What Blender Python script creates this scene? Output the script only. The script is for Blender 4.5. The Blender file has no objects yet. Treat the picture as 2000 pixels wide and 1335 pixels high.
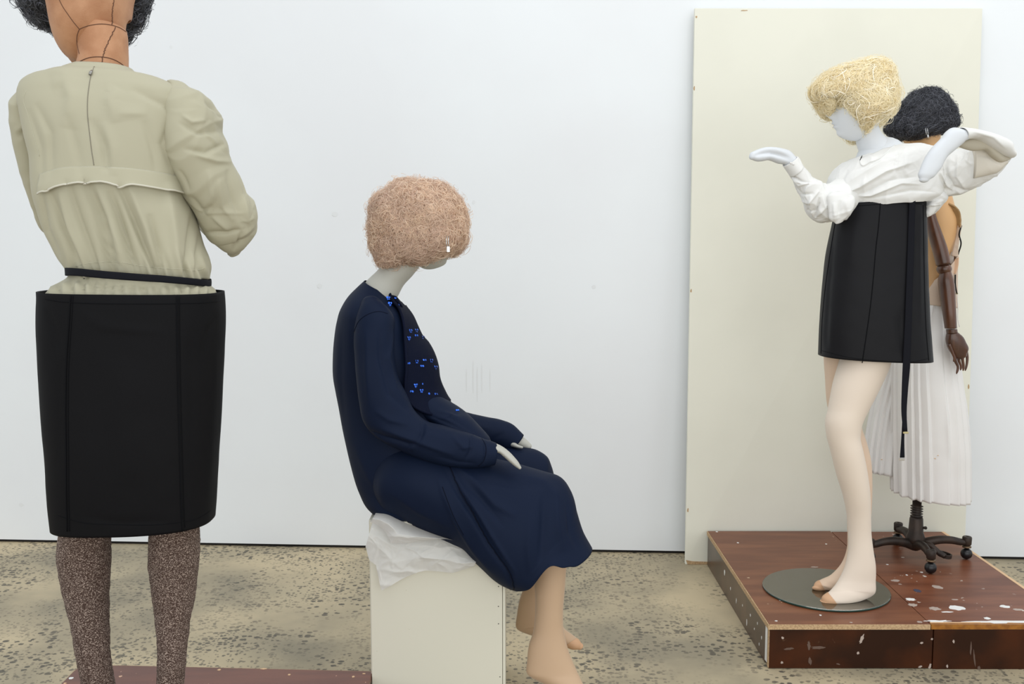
import bpy, bmesh, math, random
import numpy as np
from mathutils import Vector, Matrix
from mathutils.bvhtree import BVHTree

# ------------------------------------------------------------------ camera, light, exposure
H = 1.38; F = 2000.0; TH = math.radians(6.0)
CT, ST = math.cos(TH), math.sin(TH)
scene = bpy.context.scene
cam_d = bpy.data.cameras.new('camera'); cam = bpy.data.objects.new('camera', cam_d)
scene.collection.objects.link(cam); scene.camera = cam
cam.location = (0, 0, H); cam.rotation_euler = (math.pi / 2 - TH, 0, 0)
cam_d.sensor_width = 36; cam_d.lens = 36 * F / 2000.0; cam_d.clip_start = .05

scene.view_settings.view_transform = 'Standard'; scene.view_settings.look = 'None'
scene.view_settings.gamma = 1; scene.view_settings.use_curve_mapping = False
scene.view_settings.exposure = 0.0

world = bpy.data.worlds.new('world'); scene.world = world; world.use_nodes = True
wn = world.node_tree.nodes; wl = world.node_tree.links
wn['Background'].inputs[0].default_value = (.93, .97, 1.0, 1)
wn['Background'].inputs[1].default_value = 0.92

def area(name, loc, rot, sx, sy, power, col=(1, 1, 1)):
    l = bpy.data.lights.new(name, 'AREA'); l.shape = 'RECTANGLE'; l.size = sx; l.size_y = sy
    l.energy = power; l.color = col
    o = bpy.data.objects.new(name, l); scene.collection.objects.link(o)
    o.location = loc; o.rotation_euler = [math.radians(a) for a in rot]
    return o
area('skylight', (1.6, 1.6, 4.6), (14, 10, 0), 6.0, 2.2, 62, (1, .985, .96))
area('ceiling_softbox', (-2.2, 0.6, 4.2), (30, -14, 0), 3.0, 2.0, 8, (.95, .98, 1))

area('front_fill', (.6, -2.3, 1.7), (90, 0, 0), 8.0, 3.0, 100, (1, 1, .99))  # added frontal fill to brighten plinth fronts and lower wall, no actual window

# ------------------------------------------------------------------ helpers
def ray(px, py):
    a = (px - 1000) / F; b = (667.5 - py) / F
    return np.array([a, CT + b * ST, -ST + b * CT])
def P(px, py, Y):
    r = ray(px, py); return np.array([0, 0, H]) + r * (Y / r[1])
def PZ(px, py, z):
    r = ray(px, py); return np.array([0, 0, H]) + r * ((z - H) / r[2])
def proj(A):
    A = np.asarray(A); x = A[..., 0]; y = A[..., 1]; z = A[..., 2] - H
    d = y * CT - z * ST; u = y * ST + z * CT
    return 1000 + F * x / d, 667.5 - F * u / d

def hash3(i, j, k, s):
    n = (i * 374761393 + j * 668265263 + k * 2147483647 + s * 1274126177) & 0xffffffff
    n = ((n ^ (n >> 13)) * 1274126177) & 0xffffffff
    return ((n ^ (n >> 16)) & 0xffff) / 65535.0
def vnoise(Pn, scale=1.0, seed=0):
    q = np.asarray(Pn) * scale; f = np.floor(q).astype(np.int64); t = q - f; t = t * t * (3 - 2 * t)
    r = 0
    for a in (0, 1):
        for b in (0, 1):
            for c in (0, 1):
                w = (t[..., 0] if a else 1 - t[..., 0]) * (t[..., 1] if b else 1 - t[..., 1]) * (t[..., 2] if c else 1 - t[..., 2])
                r = r + w * hash3(f[..., 0] + a, f[..., 1] + b, f[..., 2] + c, seed)
    return r * 2 - 1
def fbm(Pn, scale, seed=0, oct=3):
    r = 0; a = 1
    for o in range(oct): r = r + a * vnoise(Pn, scale * 2 ** o, seed + o * 7); a *= .5
    return r
def ridged(Pn, scale, seed=0, oct=3):
    r = 0; a = 1
    for o in range(oct): r = r + a * (1 - np.abs(vnoise(Pn, scale * 2 ** o, seed + o * 7)) * 2); a *= .5
    return r

def crease(G, f, seed=0, n=5, warp=.35):
    rng = np.random.default_rng(seed); w = np.stack([fbm(G, f * .8, seed + 11 + i, 2) for i in range(3)], -1) * warp / f
    Q = G + w; r = 0
    for i in range(n):
        d = rng.normal(size=3); d /= np.linalg.norm(d); ph = rng.random(); s = (Q @ d) * f * rng.uniform(.6, 1.3) + ph
        tri = np.abs((s % 1.0) * 2 - 1); r = np.maximum(r, tri ** 3 * rng.uniform(.5, 1) * (.5 + .5 * vnoise(G, f * .7, seed + 30 + i)))
    return r
BASE = {}
def root(name, label, cat, loc, group=None):
    o = bpy.data.objects.new(name, None); scene.collection.objects.link(o)
    o.location = loc; o.empty_display_size = .1
    o['label'] = label; o['category'] = cat
    if group: o['group'] = group
    BASE[o.name] = np.array(loc, float)
    return o
def link(name, V, Fc, mat, parent=None, smooth=True, label=None, kind=None, solid=0, bevel=0, recalc=True, off=-1):
    V = np.asarray(V, float); me = bpy.data.meshes.new(name)
    b = np.zeros(3)
    if parent is not None: b = BASE[parent.name]
    me.from_pydata((V - b).tolist(), [], [list(map(int, f)) for f in Fc]); me.update()
    if recalc:
        bm = bmesh.new(); bm.from_mesh(me); bmesh.ops.recalc_face_normals(bm, faces=bm.faces); bm.to_mesh(me); bm.free()
    if smooth: me.polygons.foreach_set('use_smooth', [True] * len(me.polygons))
    if mat: me.materials.append(mat)
    o = bpy.data.objects.new(name, me); scene.collection.objects.link(o)
    if parent is not None: o.parent = parent; BASE[o.name] = b
    if label: o['label'] = label
    if kind: o['kind'] = kind
    if solid:
        m = o.modifiers.new('solid', 'SOLIDIFY'); m.thickness = solid; m.offset = off
    if bevel:
        m = o.modifiers.new('bevel', 'BEVEL'); m.width = bevel; m.segments = 2; m.limit_method = 'ANGLE'
    return o
def thing(o, label, cat, group=None):
    o['label'] = label; o['category'] = cat
    if group: o['group'] = group
    return o
def box(x0, x1, y0, y1, z0, z1):
    V = [(x, y, z) for z in (z0, z1) for y in (y0, y1) for x in (x0, x1)]
    Fc = [(0, 2, 3, 1), (4, 5, 7, 6), (0, 1, 5, 4), (2, 6, 7, 3), (0, 4, 6, 2), (1, 3, 7, 5)]
    return V, Fc
def prism(poly, z0, z1):
    n = len(poly); V = [(x, y, z0) for x, y in poly] + [(x, y, z1) for x, y in poly]
    return V, [tuple(range(n))[::-1], tuple(range(n, 2 * n))] + [(i, (i + 1) % n, n + (i + 1) % n, n + i) for i in range(n)]

def catmull(K, t, n):
    """K (m,d) knots at params t, resample to n points"""
    K = np.asarray(K, float); m = len(K)
    if m == 2:
        s = np.linspace(0, 1, n)[:, None]; return K[0] * (1 - s) + K[1] * s
    T = np.zeros_like(K)
    for i in range(m):
        if i == 0: T[i] = (K[1] - K[0]) / (t[1] - t[0])
        elif i == m - 1: T[i] = (K[-1] - K[-2]) / (t[-1] - t[-2])
        else:
            a = (K[i] - K[i - 1]) / (t[i] - t[i - 1]); b = (K[i + 1] - K[i]) / (t[i + 1] - t[i])
            wa = t[i + 1] - t[i]; wb = t[i] - t[i - 1]
            T[i] = (a * wa + b * wb) / (wa + wb)
    s = np.linspace(t[0], t[-1], n); out = np.zeros((n, K.shape[1]))
    idx = np.clip(np.searchsorted(t, s, side='right') - 1, 0, m - 2)
    for k in range(n):
        i = idx[k]; h = t[i + 1] - t[i]; u = (s[k] - t[i]) / h
        out[k] = (2*u**3 - 3*u**2 + 1) * K[i] + (u**3 - 2*u**2 + u) * h * T[i] + (-2*u**3 + 3*u**2) * K[i+1] + (u**3 - u**2) * h * T[i+1]
    return out

def nrm(a):
    return a / np.maximum(np.linalg.norm(a, axis=-1, keepdims=True), 1e-9)

def grid_ladder(st, nu=56, nv=60, cap0=None, cap1=None, p=2.0, caplen=None):
    A, B, D, Pn = [], [], [], []
    for s in st:
        Y2 = s[6] if len(s) > 6 and s[6] is not None else s[4]
        A.append(P(s[0], s[1], s[4])); B.append(P(s[2], s[3], Y2)); D.append(s[5]); Pn.append(s[7] if len(s) > 7 else p)
    A = np.array(A); B = np.array(B); C = (A + B) / 2
    t = np.concatenate([[0], np.cumsum(np.maximum(np.linalg.norm(np.diff(C, axis=0), axis=1), 1e-3))])
    K = np.concatenate([A, B, np.array(D)[:, None], np.array(Pn)[:, None]], axis=1)
    R = catmull(K, t, nv); A = R[:, :3]; B = R[:, 3:6]; dh = R[:, 6]; pe = R[:, 7]
    C = (A + B) / 2; W = (B - A) / 2; T = nrm(np.gradient(C, axis=0))
    Dv = nrm(np.cross(W, T)); prev = np.array([0, 1., 0])
    for i in range(nv):
        if Dv[i] @ prev < 0: Dv[i] = -Dv[i]
        prev = Dv[i]
    ks = 7
    ph = np.linspace(0, 2 * math.pi, nu, endpoint=False)
    def ring(i, s=1.0, offv=0.0):
        c = np.cos(ph); n = np.sin(ph); e = 2.0 / pe[i]
        cx = np.sign(c) * np.abs(c) ** e; sy = np.sign(n) * np.abs(n) ** e
        return C[i] + T[i] * offv + (W[i][None] * cx[:, None] + Dv[i][None] * (dh[i] * sy)[:, None]) * s
    rows = []; cents = []
    def capr(i, sign):
        L = caplen if caplen else min(np.linalg.norm(W[i]), dh[i])
        return [(ring(i, math.cos(a), sign * L * math.sin(a)), C[i] + T[i] * sign * L * math.sin(a) * .5) for a in np.linspace(0, math.pi / 2 * .985, ks)[1:]]
    if cap0 == 'round':
        for r, c in capr(0, -1)[::-1]: rows.append(r); cents.append(c)
    for i in range(nv): rows.append(ring(i)); cents.append(C[i])
    if cap1 == 'round':
        for r, c in capr(nv - 1, 1): rows.append(r); cents.append(c)
    return np.array(rows), np.array(cents)

def gnormals(G, cents):
    du = np.roll(G, -1, 1) - np.roll(G, 1, 1); dv = np.gradient(G, axis=0)
    N = nrm(np.cross(du, dv)); out = G - cents[:, None]
    s = np.sign((N * out).sum(-1).mean()) or 1
    return N * s
def fold(px, py, poly, width, amp, taper=.15):
    best = np.full(px.shape, 1e9); tt = np.zeros(px.shape); L = 0
    segs = [np.hypot(poly[i+1][0]-poly[i][0], poly[i+1][1]-poly[i][1]) for i in range(len(poly)-1)]; tot = sum(segs)
    for i, sl in enumerate(segs):
        x0, y0 = poly[i]; x1, y1 = poly[i + 1]; dx, dy = x1 - x0, y1 - y0
        u = np.clip(((px - x0) * dx + (py - y0) * dy) / (sl * sl), 0, 1); side = (px - x0) * dy - (py - y0) * dx
        d = np.hypot(px - x0 - u * dx, py - y0 - u * dy)
        d = np.where(side > 0, d, d * 1.9)
        m = d < best; best = np.where(m, d, best); tt = np.where(m, (L + u * sl) / tot, tt); L += sl
    env = np.sin(np.clip(tt, 0, 1) * math.pi) ** .7 * .95 + .05
    return amp * env * np.exp(-(best / width) ** 1.6)
def displace(G, cents, folds=(), noise=None, extra=None):
    N = gnormals(G, cents); px, py = proj(G)
    V = nrm(G - np.array([0, 0, H])); face = np.clip(-(N * V).sum(-1) * 2.2 + .1, 0, 1)
    d = np.zeros(px.shape)
    for f in folds: d += fold(px, py, *f) * face
    if noise is not None: d += noise(G)
    if extra is not None: d += extra(px, py, G, N, face)
    return G + N * d[..., None]
def grid_faces(nv, nu, closed=True, cap0=False, cap1=False):
    Fc = []
    for v in range(nv - 1):
        for u in range(nu if closed else nu - 1):
            u2 = (u + 1) % nu; Fc.append((v * nu + u, v * nu + u2, (v + 1) * nu + u2, (v + 1) * nu + u))
    if cap0: Fc.append(tuple(range(nu))[::-1])
    if cap1: Fc.append(tuple(range((nv - 1) * nu, nv * nu)))
    return Fc
def mesh_ladder(st, nu=56, nv=60, cap0='round', cap1='round', p=2.0, folds=(), noise=None, extra=None, caplen=None):
    G, c = grid_ladder(st, nu, nv, cap0, cap1, p, caplen)
    if folds or noise is not None or extra is not None: G = displace(G, c, folds, noise, extra)
    return G.reshape(-1, 3), grid_faces(G.shape[0], nu, True, cap0 in ('round', 'flat'), cap1 in ('round', 'flat')), G, c
def join(*parts):
    V = []; Fc = []
    for v, f in parts:
        n = len(V); V.extend(np.asarray(v).tolist()); Fc.extend([tuple(i + n for i in q) for q in f])
    return V, Fc
def bvh_of(*parts):
    V, Fc = join(*parts); return BVHTree.FromPolygons([Vector(v) for v in V], Fc)
def on(bvh, px, py, off=0.0, fallback=3.0):
    o = Vector((0, 0, H)); r = ray(px, py); d = Vector(r).normalized()
    loc, n, i, dist = bvh.ray_cast(o, d)
    if loc is None: return P(px, py, fallback), Vector((0, -1, 0))
    if n.dot(d) > 0: n = -n
    return np.array(loc + n * off), n
def pline(poly, n):
    K = np.array(poly, float)
    if len(K) == 2:
        s = np.linspace(0, 1, n)[:, None]; return K[0] * (1 - s) + K[1] * s
    t = np.concatenate([[0], np.cumsum(np.hypot(*np.diff(K, axis=0).T))]); return catmull(K, t, n)
def tube(pts, r, nseg=8, closed_ends=True):
    pts = np.array(pts, float); n = len(pts); T = nrm(np.gradient(pts, axis=0))
    r = np.full(n, r) if np.isscalar(r) else np.array(r)
    up = np.array([0, 0, 1.]) if abs(T[0][2]) < .9 else np.array([0, 1., 0]); V = []
    a = nrm(np.cross(T[0], up))
    for i in range(n):
        a = a - T[i] * (a @ T[i]); a = a / np.linalg.norm(a); b = np.cross(T[i], a)
        for k in range(nseg):
            th = 2 * math.pi * k / nseg; V.append(pts[i] + (a * math.cos(th) + b * math.sin(th)) * r[i])
    return np.array(V), grid_faces(n, nseg, True, closed_ends, closed_ends)
def surf_line(bvh, poly, r, n=40, off=.001, nseg=6, fb=3.0, wob=0):
    q = pline(poly, n); rnd = random.Random(5)
    pts = [on(bvh, x + rnd.uniform(-wob, wob), y, off, fb)[0] for x, y in q]
    return tube(pts, r, nseg)
def patch(bvh, left, right, nu, nv, off, fb=3.0):
    L = pline(left, nv); R = pline(right, nv); G = np.zeros((nv, nu, 3))
    for v in range(nv):
        for u in range(nu):
            s = u / (nu - 1); x, y = L[v] * (1 - s) + R[v] * s; G[v, u] = on(bvh, x, y, off, fb)[0]
    return G
def patch_mesh(G): return G.reshape(-1, 3), grid_faces(G.shape[0], G.shape[1], False)
def lathe(prof, c, n=32, axis=None):
    prof = np.array(prof); V = []
    for r, z in prof:
        for k in range(n):
            a = 2 * math.pi * k / n; V.append((c[0] + r * math.cos(a), c[1] + r * math.sin(a), c[2] + z))
    return np.array(V), grid_faces(len(prof), n, True, True, True)
def ellipsoid(c, rx, ry, rz, nu=32, nv=20):
    V = []
    for v in range(nv):
        t = math.pi * (v + .02) / (nv - 1 + .04)
        for u in range(nu):
            a = 2 * math.pi * u / nu
            V.append((c[0] + rx * math.sin(t) * math.cos(a), c[1] + ry * math.sin(t) * math.sin(a), c[2] + rz * math.cos(t)))
    return np.array(V), grid_faces(nv, nu, True, True, True)

# ------------------------------------------------------------------ materials
def mat(name, col, rough=.6, bump=0, bscale=200, metal=0, spec=.5, col2=None, cscale=8, cdet=4, cmin=.4, cmax=.6, sheen=0, coat=0, stretch=None, btype='noise'):
    m = bpy.data.materials.new(name); m.use_nodes = True; nt = m.node_tree; n = nt.nodes; l = nt.links
    b = n['Principled BSDF']; b.inputs['Base Color'].default_value = (*col, 1); b.inputs['Roughness'].default_value = rough
    b.inputs['Metallic'].default_value = metal; b.inputs['Specular IOR Level'].default_value = spec
    if sheen: b.inputs['Sheen Weight'].default_value = sheen; b.inputs['Sheen Roughness'].default_value = .4
    if coat: b.inputs['Coat Weight'].default_value = coat; b.inputs['Coat Roughness'].default_value = .15
    tc = n.new('ShaderNodeTexCoord'); src = tc.outputs['Object']
    if stretch:
        mp = n.new('ShaderNodeMapping'); mp.inputs['Scale'].default_value = stretch; l.new(src, mp.inputs[0]); src = mp.outputs[0]
    if col2:
        t = n.new('ShaderNodeTexNoise'); t.inputs['Scale'].default_value = cscale; t.inputs['Detail'].default_value = cdet; l.new(src, t.inputs[0])
        r = n.new('ShaderNodeMapRange'); r.inputs[1].default_value = cmin; r.inputs[2].default_value = cmax; l.new(t.outputs[0], r.inputs[0])
        x = n.new('ShaderNodeMix'); x.data_type = 'RGBA'; x.inputs[6].default_value = (*col, 1); x.inputs[7].default_value = (*col2, 1)
        l.new(r.outputs[0], x.inputs[0]); l.new(x.outputs[2], b.inputs['Base Color'])
        m['mix'] = x.name
    if bump:
        if btype == 'noise': t = n.new('ShaderNodeTexNoise'); t.inputs['Detail'].default_value = 3; o = t.outputs[0]
        else: t = n.new('ShaderNodeTexVoronoi'); o = t.outputs[0]
        t.inputs['Scale'].default_value = bscale; l.new(src, t.inputs[0])
        u = n.new('ShaderNodeBump'); u.inputs['Strength'].default_value = bump; u.inputs['Distance'].default_value = .002
        l.new(o, u.inputs['Height']); l.new(u.outputs[0], b.inputs['Normal'])
    return m
def srgb(r, g, b):
    f = lambda c: (c / 255 / 12.92) if c / 255 <= .04045 else ((c / 255 + .055) / 1.055) ** 2.4
    return (f(r), f(g), f(b))
def add_splats(m, col, scale, thr, seed=0, stretch=(1, 1, 1), width=.02, region=None, noise_mix=.35):
    """paint spots with shapes of their own (voronoi cells below a radius), warped by noise"""
    nt = m.node_tree; n = nt.nodes; l = nt.links; b = n['Principled BSDF']; s = b.inputs['Base Color']
    tc = n.new('ShaderNodeTexCoord'); mp = n.new('ShaderNodeMapping'); mp.inputs['Scale'].default_value = stretch; mp.inputs['Location'].default_value = (seed * 1.7, seed * .9, seed * 2.3)
    l.new(tc.outputs['Object'], mp.inputs[0])
    nz = n.new('ShaderNodeTexNoise'); nz.inputs['Scale'].default_value = scale * 2.5; l.new(mp.outputs[0], nz.inputs[0])
    va = n.new('ShaderNodeVectorMath'); va.operation = 'MULTIPLY_ADD'; va.inputs[1].default_value = (noise_mix / scale,) * 3
    l.new(nz.outputs['Color'], va.inputs[0]); l.new(mp.outputs[0], va.inputs[2])
    v = n.new('ShaderNodeTexVoronoi'); v.inputs['Scale'].default_value = scale; l.new(va.outputs[0], v.inputs[0])
    sep = n.new('ShaderNodeSeparateColor'); l.new(v.outputs['Color'], sep.inputs[0])
    rad = n.new('ShaderNodeMath'); rad.operation = 'MULTIPLY'; l.new(sep.outputs[0], rad.inputs[0]); rad.inputs[1].default_value = thr
    d = n.new('ShaderNodeMath'); d.operation = 'SUBTRACT'; l.new(rad.outputs[0], d.inputs[0]); l.new(v.outputs['Distance'], d.inputs[1])
    r = n.new('ShaderNodeMapRange'); r.inputs[1].default_value = 0; r.inputs[2].default_value = width; l.new(d.outputs[0], r.inputs[0])
    fac = r.outputs[0]
    if region:
        z = n.new('ShaderNodeTexNoise'); z.inputs['Scale'].default_value = region[0]; z.inputs['Detail'].default_value = 3
        l.new(tc.outputs['Object'], z.inputs[0])
        zr = n.new('ShaderNodeMapRange'); zr.inputs[1].default_value = region[1]; zr.inputs[2].default_value = region[2]; l.new(z.outputs[0], zr.inputs[0])
        mu = n.new('ShaderNodeMath'); mu.operation = 'MULTIPLY'; l.new(fac, mu.inputs[0]); l.new(zr.outputs[0], mu.inputs[1]); fac = mu.outputs[0]
    x = n.new('ShaderNodeMix'); x.data_type = 'RGBA'; x.inputs[7].default_value = (*col, 1); l.new(fac, x.inputs[0])
    if s.is_linked: l.new(s.links[0].from_socket, x.inputs[6])
    else: x.inputs[6].default_value = s.default_value
    l.new(x.outputs[2], s)

M_wall = mat('wall_paint', srgb(236, 240, 243), .75, .03, 60, col2=srgb(233, 236, 239), cscale=1.2)
M_floor = mat('concrete', srgb(196, 180, 148), .62, .12, 30, col2=srgb(144, 135, 114), cscale=1.7, cdet=8, cmin=.38, cmax=.62)
add_splats(M_floor, srgb(176, 164, 136), 3, .5, 3, width=.5, region=(2, .45, .6))
add_splats(M_floor, srgb(92, 86, 74), 46, .62, 1, (1, 1.25, 1), width=.1, region=(2.6, .43, .58))
add_splats(M_floor, srgb(104, 98, 84), 75, .6, 2, width=.12, region=(2.0, .38, .6))
M_gap = mat('gap_shade_and_ribbon', srgb(30, 27, 26), .9)  # near-black paints the wall gap's shade; also the ribbon and small dark details
M_board = mat('cream_board_paint', srgb(231, 230, 216), .6, .04, 80, col2=srgb(227, 226, 212), cscale=2)
M_edge = mat('raw_board_edge', srgb(196, 166, 128), .8, .4, 300, col2=srgb(170, 140, 105), cscale=200, cdet=2)
M_plinth = mat('plinth_paint', srgb(216, 213, 197), .55, .05, 90)
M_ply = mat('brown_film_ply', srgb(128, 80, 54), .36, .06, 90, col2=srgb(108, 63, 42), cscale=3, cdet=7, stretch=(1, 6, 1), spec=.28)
add_splats(M_ply, srgb(196, 170, 140), 15, .13, 4, width=.02, region=(3, .52, .6), noise_mix=.5)
M_ply_worn = mat('brown_film_ply_splattered', srgb(126, 76, 52), .36, .06, 90, col2=srgb(104, 58, 38), cscale=3, cdet=7, stretch=(1, 6, 1), spec=.28)
add_splats(M_ply_worn, srgb(214, 206, 196), 26, .17, 5, width=.03, region=(3, .45, .56), noise_mix=.6)
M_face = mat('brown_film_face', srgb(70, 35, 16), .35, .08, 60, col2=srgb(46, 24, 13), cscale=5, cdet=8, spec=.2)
add_splats(M_face, srgb(150, 120, 95), 13, .15, 6, (1, 1, .8), width=.02, region=(5, .5, .6), noise_mix=.7)
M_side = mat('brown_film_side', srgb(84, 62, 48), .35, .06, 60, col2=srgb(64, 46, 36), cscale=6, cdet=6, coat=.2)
add_splats(M_side, srgb(205, 198, 188), 28, .16, 7, (1, 1, .5), width=.03, region=(4, .5, .56))
M_white = mat('white_paint_blot', srgb(232, 232, 230), .5)
M_orange = mat('orange_edge_strip', srgb(160, 104, 34), .4, .1, 90, col2=srgb(136, 84, 26), cscale=60)
M_beige = mat('blouse_cotton', srgb(176, 172, 150), .75, .06, 900, sheen=.1, spec=.2)
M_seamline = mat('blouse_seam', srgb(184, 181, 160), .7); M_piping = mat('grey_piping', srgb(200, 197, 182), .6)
M_black = mat('black_suiting', srgb(20, 20, 22), .6, .08, 1000, spec=.07)
M_blackseam = mat('black_seam', srgb(14, 15, 18), .8, spec=.1)
M_belt = mat('black_webbing', srgb(18, 19, 26), .75, .2, 700, spec=.15)
M_knit = mat('marled_knit', srgb(70, 52, 44), .95, 1.0, 330, col2=srgb(176, 158, 146), cscale=330, cdet=2, cmin=.5, cmax=.64, stretch=(1, 1, 1.8))
M_linen = mat('tan_linen_body', srgb(186, 138, 102), .6, .3, 420, col2=srgb(166, 116, 80), cscale=14, cdet=8)
M_thread = mat('dark_thread', srgb(92, 60, 42), .8)
M_dark_hair = mat('black_hair', srgb(30, 31, 36), .5, spec=.35)
M_dark_hair_l = mat('black_hair_grey', srgb(84, 86, 94), .45, spec=.6)
M_blond = mat('pink_blond_hair', srgb(250, 228, 202), .6, spec=.3, col2=srgb(230, 208, 188), cscale=9)
M_yellow = mat('yellow_blond_hair', srgb(255, 246, 218), .6, spec=.3, col2=srgb(253, 238, 200), cscale=9)
M_grey_skin = mat('grey_mannequin', srgb(180, 179, 170), .55)
M_white_skin = mat('white_mannequin', srgb(216, 220, 225), .5)
M_navy = mat('navy_crepe', srgb(19, 29, 50), .6, .05, 1200, spec=.09)
M_navy2 = mat('beaded_navy', srgb(12, 18, 37), .7, .25, 500, spec=.08)
M_navyseam = mat('navy_seam', srgb(12, 17, 32), .8, spec=.1)
M_sequin = mat('blue_sequin', srgb(60, 110, 225), .12, metal=.85)
M_bead = mat('dark_bead', srgb(28, 40, 90), .2, metal=.5)
M_metal = mat('silver_metal', srgb(205, 205, 205), .2, metal=1)
M_brass = mat('brass_tip', srgb(196, 184, 140), .3, metal=.9)
M_stock = mat('tan_stocking', srgb(196, 166, 136), .7, .05, 900, sheen=.25)
M_stock_w = mat('pale_stocking', srgb(226, 211, 195), .6, .02, 900, sheen=.15)
M_toe = mat('stocking_toe', srgb(206, 164, 128), .65)
M_shirt = mat('white_cotton', srgb(230, 230, 228), .75, .04, 800)
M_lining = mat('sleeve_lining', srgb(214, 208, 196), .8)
M_satin = mat('white_satin', srgb(228, 226, 224), .45, .03, 500, sheen=.2)
M_leather = mat('tan_form_skin', srgb(212, 168, 118), .5)
M_corset = mat('beige_corset', srgb(206, 184, 164), .6, .1, 700)
M_lapel = mat('camel_lapel', srgb(162, 128, 84), .7, .1, 600)
M_wood = mat('dark_walnut', srgb(94, 58, 38), .35, .05, 60, col2=srgb(70, 42, 28), cscale=12, cdet=8, stretch=(3, 3, .6), coat=.3)
M_iron = mat('cast_iron', srgb(62, 50, 42), .5, .3, 160, metal=.35, col2=srgb(46, 38, 34), cscale=20)
M_rubber = mat('black_wheel', srgb(18, 19, 22), .35)
M_paper = mat('tissue_paper', srgb(232, 232, 230), .5, .5, 45)
pb = M_paper.node_tree.nodes['Principled BSDF']; nt = M_paper.node_tree
tr = nt.nodes.new('ShaderNodeBsdfTranslucent'); tr.inputs[0].default_value = (.9, .9, .9, 1)
tp = nt.nodes.new('ShaderNodeBsdfTransparent'); mx = nt.nodes.new('ShaderNodeMixShader'); mx.inputs[0].default_value = .3
mx2 = nt.nodes.new('ShaderNodeMixShader'); mx2.inputs[0].default_value = .12
nt.links.new(pb.outputs[0], mx.inputs[1]); nt.links.new(tr.outputs[0], mx.inputs[2]); nt.links.new(mx.outputs[0], mx2.inputs[1]); nt.links.new(tp.outputs[0], mx2.inputs[2])
nt.links.new(mx2.outputs[0], nt.nodes['Material Output'].inputs[0])
M_glass0 = mat('grey_glass_body', srgb(150, 160, 155), .06, spec=.8)
gb = M_glass0.node_tree.nodes['Principled BSDF']; gb.inputs['Transmission Weight'].default_value = .72; gb.inputs['IOR'].default_value = 1.5; gb.inputs['Roughness'].default_value = .08
M_glass = bpy.data.materials.new('grey_glass'); M_glass.use_nodes = True; gt = M_glass.node_tree; gt.nodes.remove(gt.nodes['Principled BSDF'])
g1 = gt.nodes.new('ShaderNodeBsdfTransparent'); g1.inputs[0].default_value = (.96, .91, .85, 1)
g2 = gt.nodes.new('ShaderNodeBsdfGlossy'); g2.inputs['Roughness'].default_value = .06; g2.inputs['Color'].default_value = (1, .97, .9, 1)
g3 = gt.nodes.new('ShaderNodeFresnel'); g3.inputs[0].default_value = 3.0; g4 = gt.nodes.new('ShaderNodeMixShader')
gt.links.new(g3.outputs[0], g4.inputs[0]); gt.links.new(g1.outputs[0], g4.inputs[1]); gt.links.new(g2.outputs[0], g4.inputs[2]); gt.links.new(g4.outputs[0], gt.nodes['Material Output'].inputs[0])
M_glassedge = mat('green_glass_edge', srgb(30, 62, 54), .15, spec=.8)

def translucent(m, f, col):
    nt = m.node_tree; pb = nt.nodes['Principled BSDF']; t = nt.nodes.new('ShaderNodeBsdfTranslucent'); t.inputs[0].default_value = (*col, 1)
    x = nt.nodes.new('ShaderNodeMixShader'); x.inputs[0].default_value = f
    nt.links.new(pb.outputs[0], x.inputs[1]); nt.links.new(t.outputs[0], x.inputs[2]); nt.links.new(x.outputs[0], nt.nodes['Material Output'].inputs[0])
translucent(M_blond, .35, srgb(250, 230, 212)); translucent(M_yellow, .4, srgb(255, 245, 214))
# ------------------------------------------------------------------ setting
WA = PZ(0, 1058, 0); WB = PZ(2000, 1093, 0)
wd = (WB - WA)[:2] / np.linalg.norm((WB - WA)[:2]); wn2 = np.array([-wd[1], wd[0]])
def wallbox(s0, s1, d0, d1, z0, z1):
    poly = [WA[:2] + wd * s0 + wn2 * d0, WA[:2] + wd * s1 + wn2 * d0, WA[:2] + wd * s1 + wn2 * d1, WA[:2] + wd * s0 + wn2 * d1]
    return prism([tuple(p) for p in poly], z0, z1)
o = link('wall_back', *wallbox(-4, 9, 0, .2, .013, 4.2), M_wall, smooth=False); o['kind'] = 'structure'
M_scuffwall = mat('wall_scuff', srgb(229, 232, 234), .8); wl_o = o; BASE[o.name] = np.zeros(3)
for k, (a, b, w, h) in enumerate([(911, 742, 1.1, 24), (924, 736, 1.3, 34), (932, 750, 1.4, 36), (941, 738, 1.2, 30), (957, 742, 1.0, 24), (655, 418, 6, 5), (625, 558, 5, 5), (1160, 560, 4, 4), (335, 92, 3, 3), (42, 985, 5, 4), (715, 630, 3, 2), (925, 395, 3, 4)]):
    yw = WA[1] + (WB[1] - WA[1]) * a / 2000; q = P(a, b, yw); q[1] = WA[1] + (q[0] - WA[0]) * wd[1] / wd[0]; rr = random.Random(k); V = []
    for d in (0, .0006):
        for j in range(14):
            an = 2 * math.pi * j / 14; V.append(q + np.array([w * .0022 * math.cos(an) * rr.uniform(.7, 1.2), -.0002 - d, h * .0022 * math.sin(an)]))
    link('scuff_mark', V, [tuple(range(14, 28))] + [(i, (i + 1) % 14, 14 + (i + 1) % 14, 14 + i) for i in range(14)], M_scuffwall, wl_o, smooth=False)
o = link('gap_shade_strip', *wallbox(-4, 9, .012, .15, 0, .0129), M_gap, smooth=False); o['kind'] = 'structure'  # near-black strip paints the shade in the gap under the wall
o = link('floor', *box(-6.5, 7, -2.5, 4.9, -.1, 0), M_floor, smooth=False); o['kind'] = 'structure'
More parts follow.
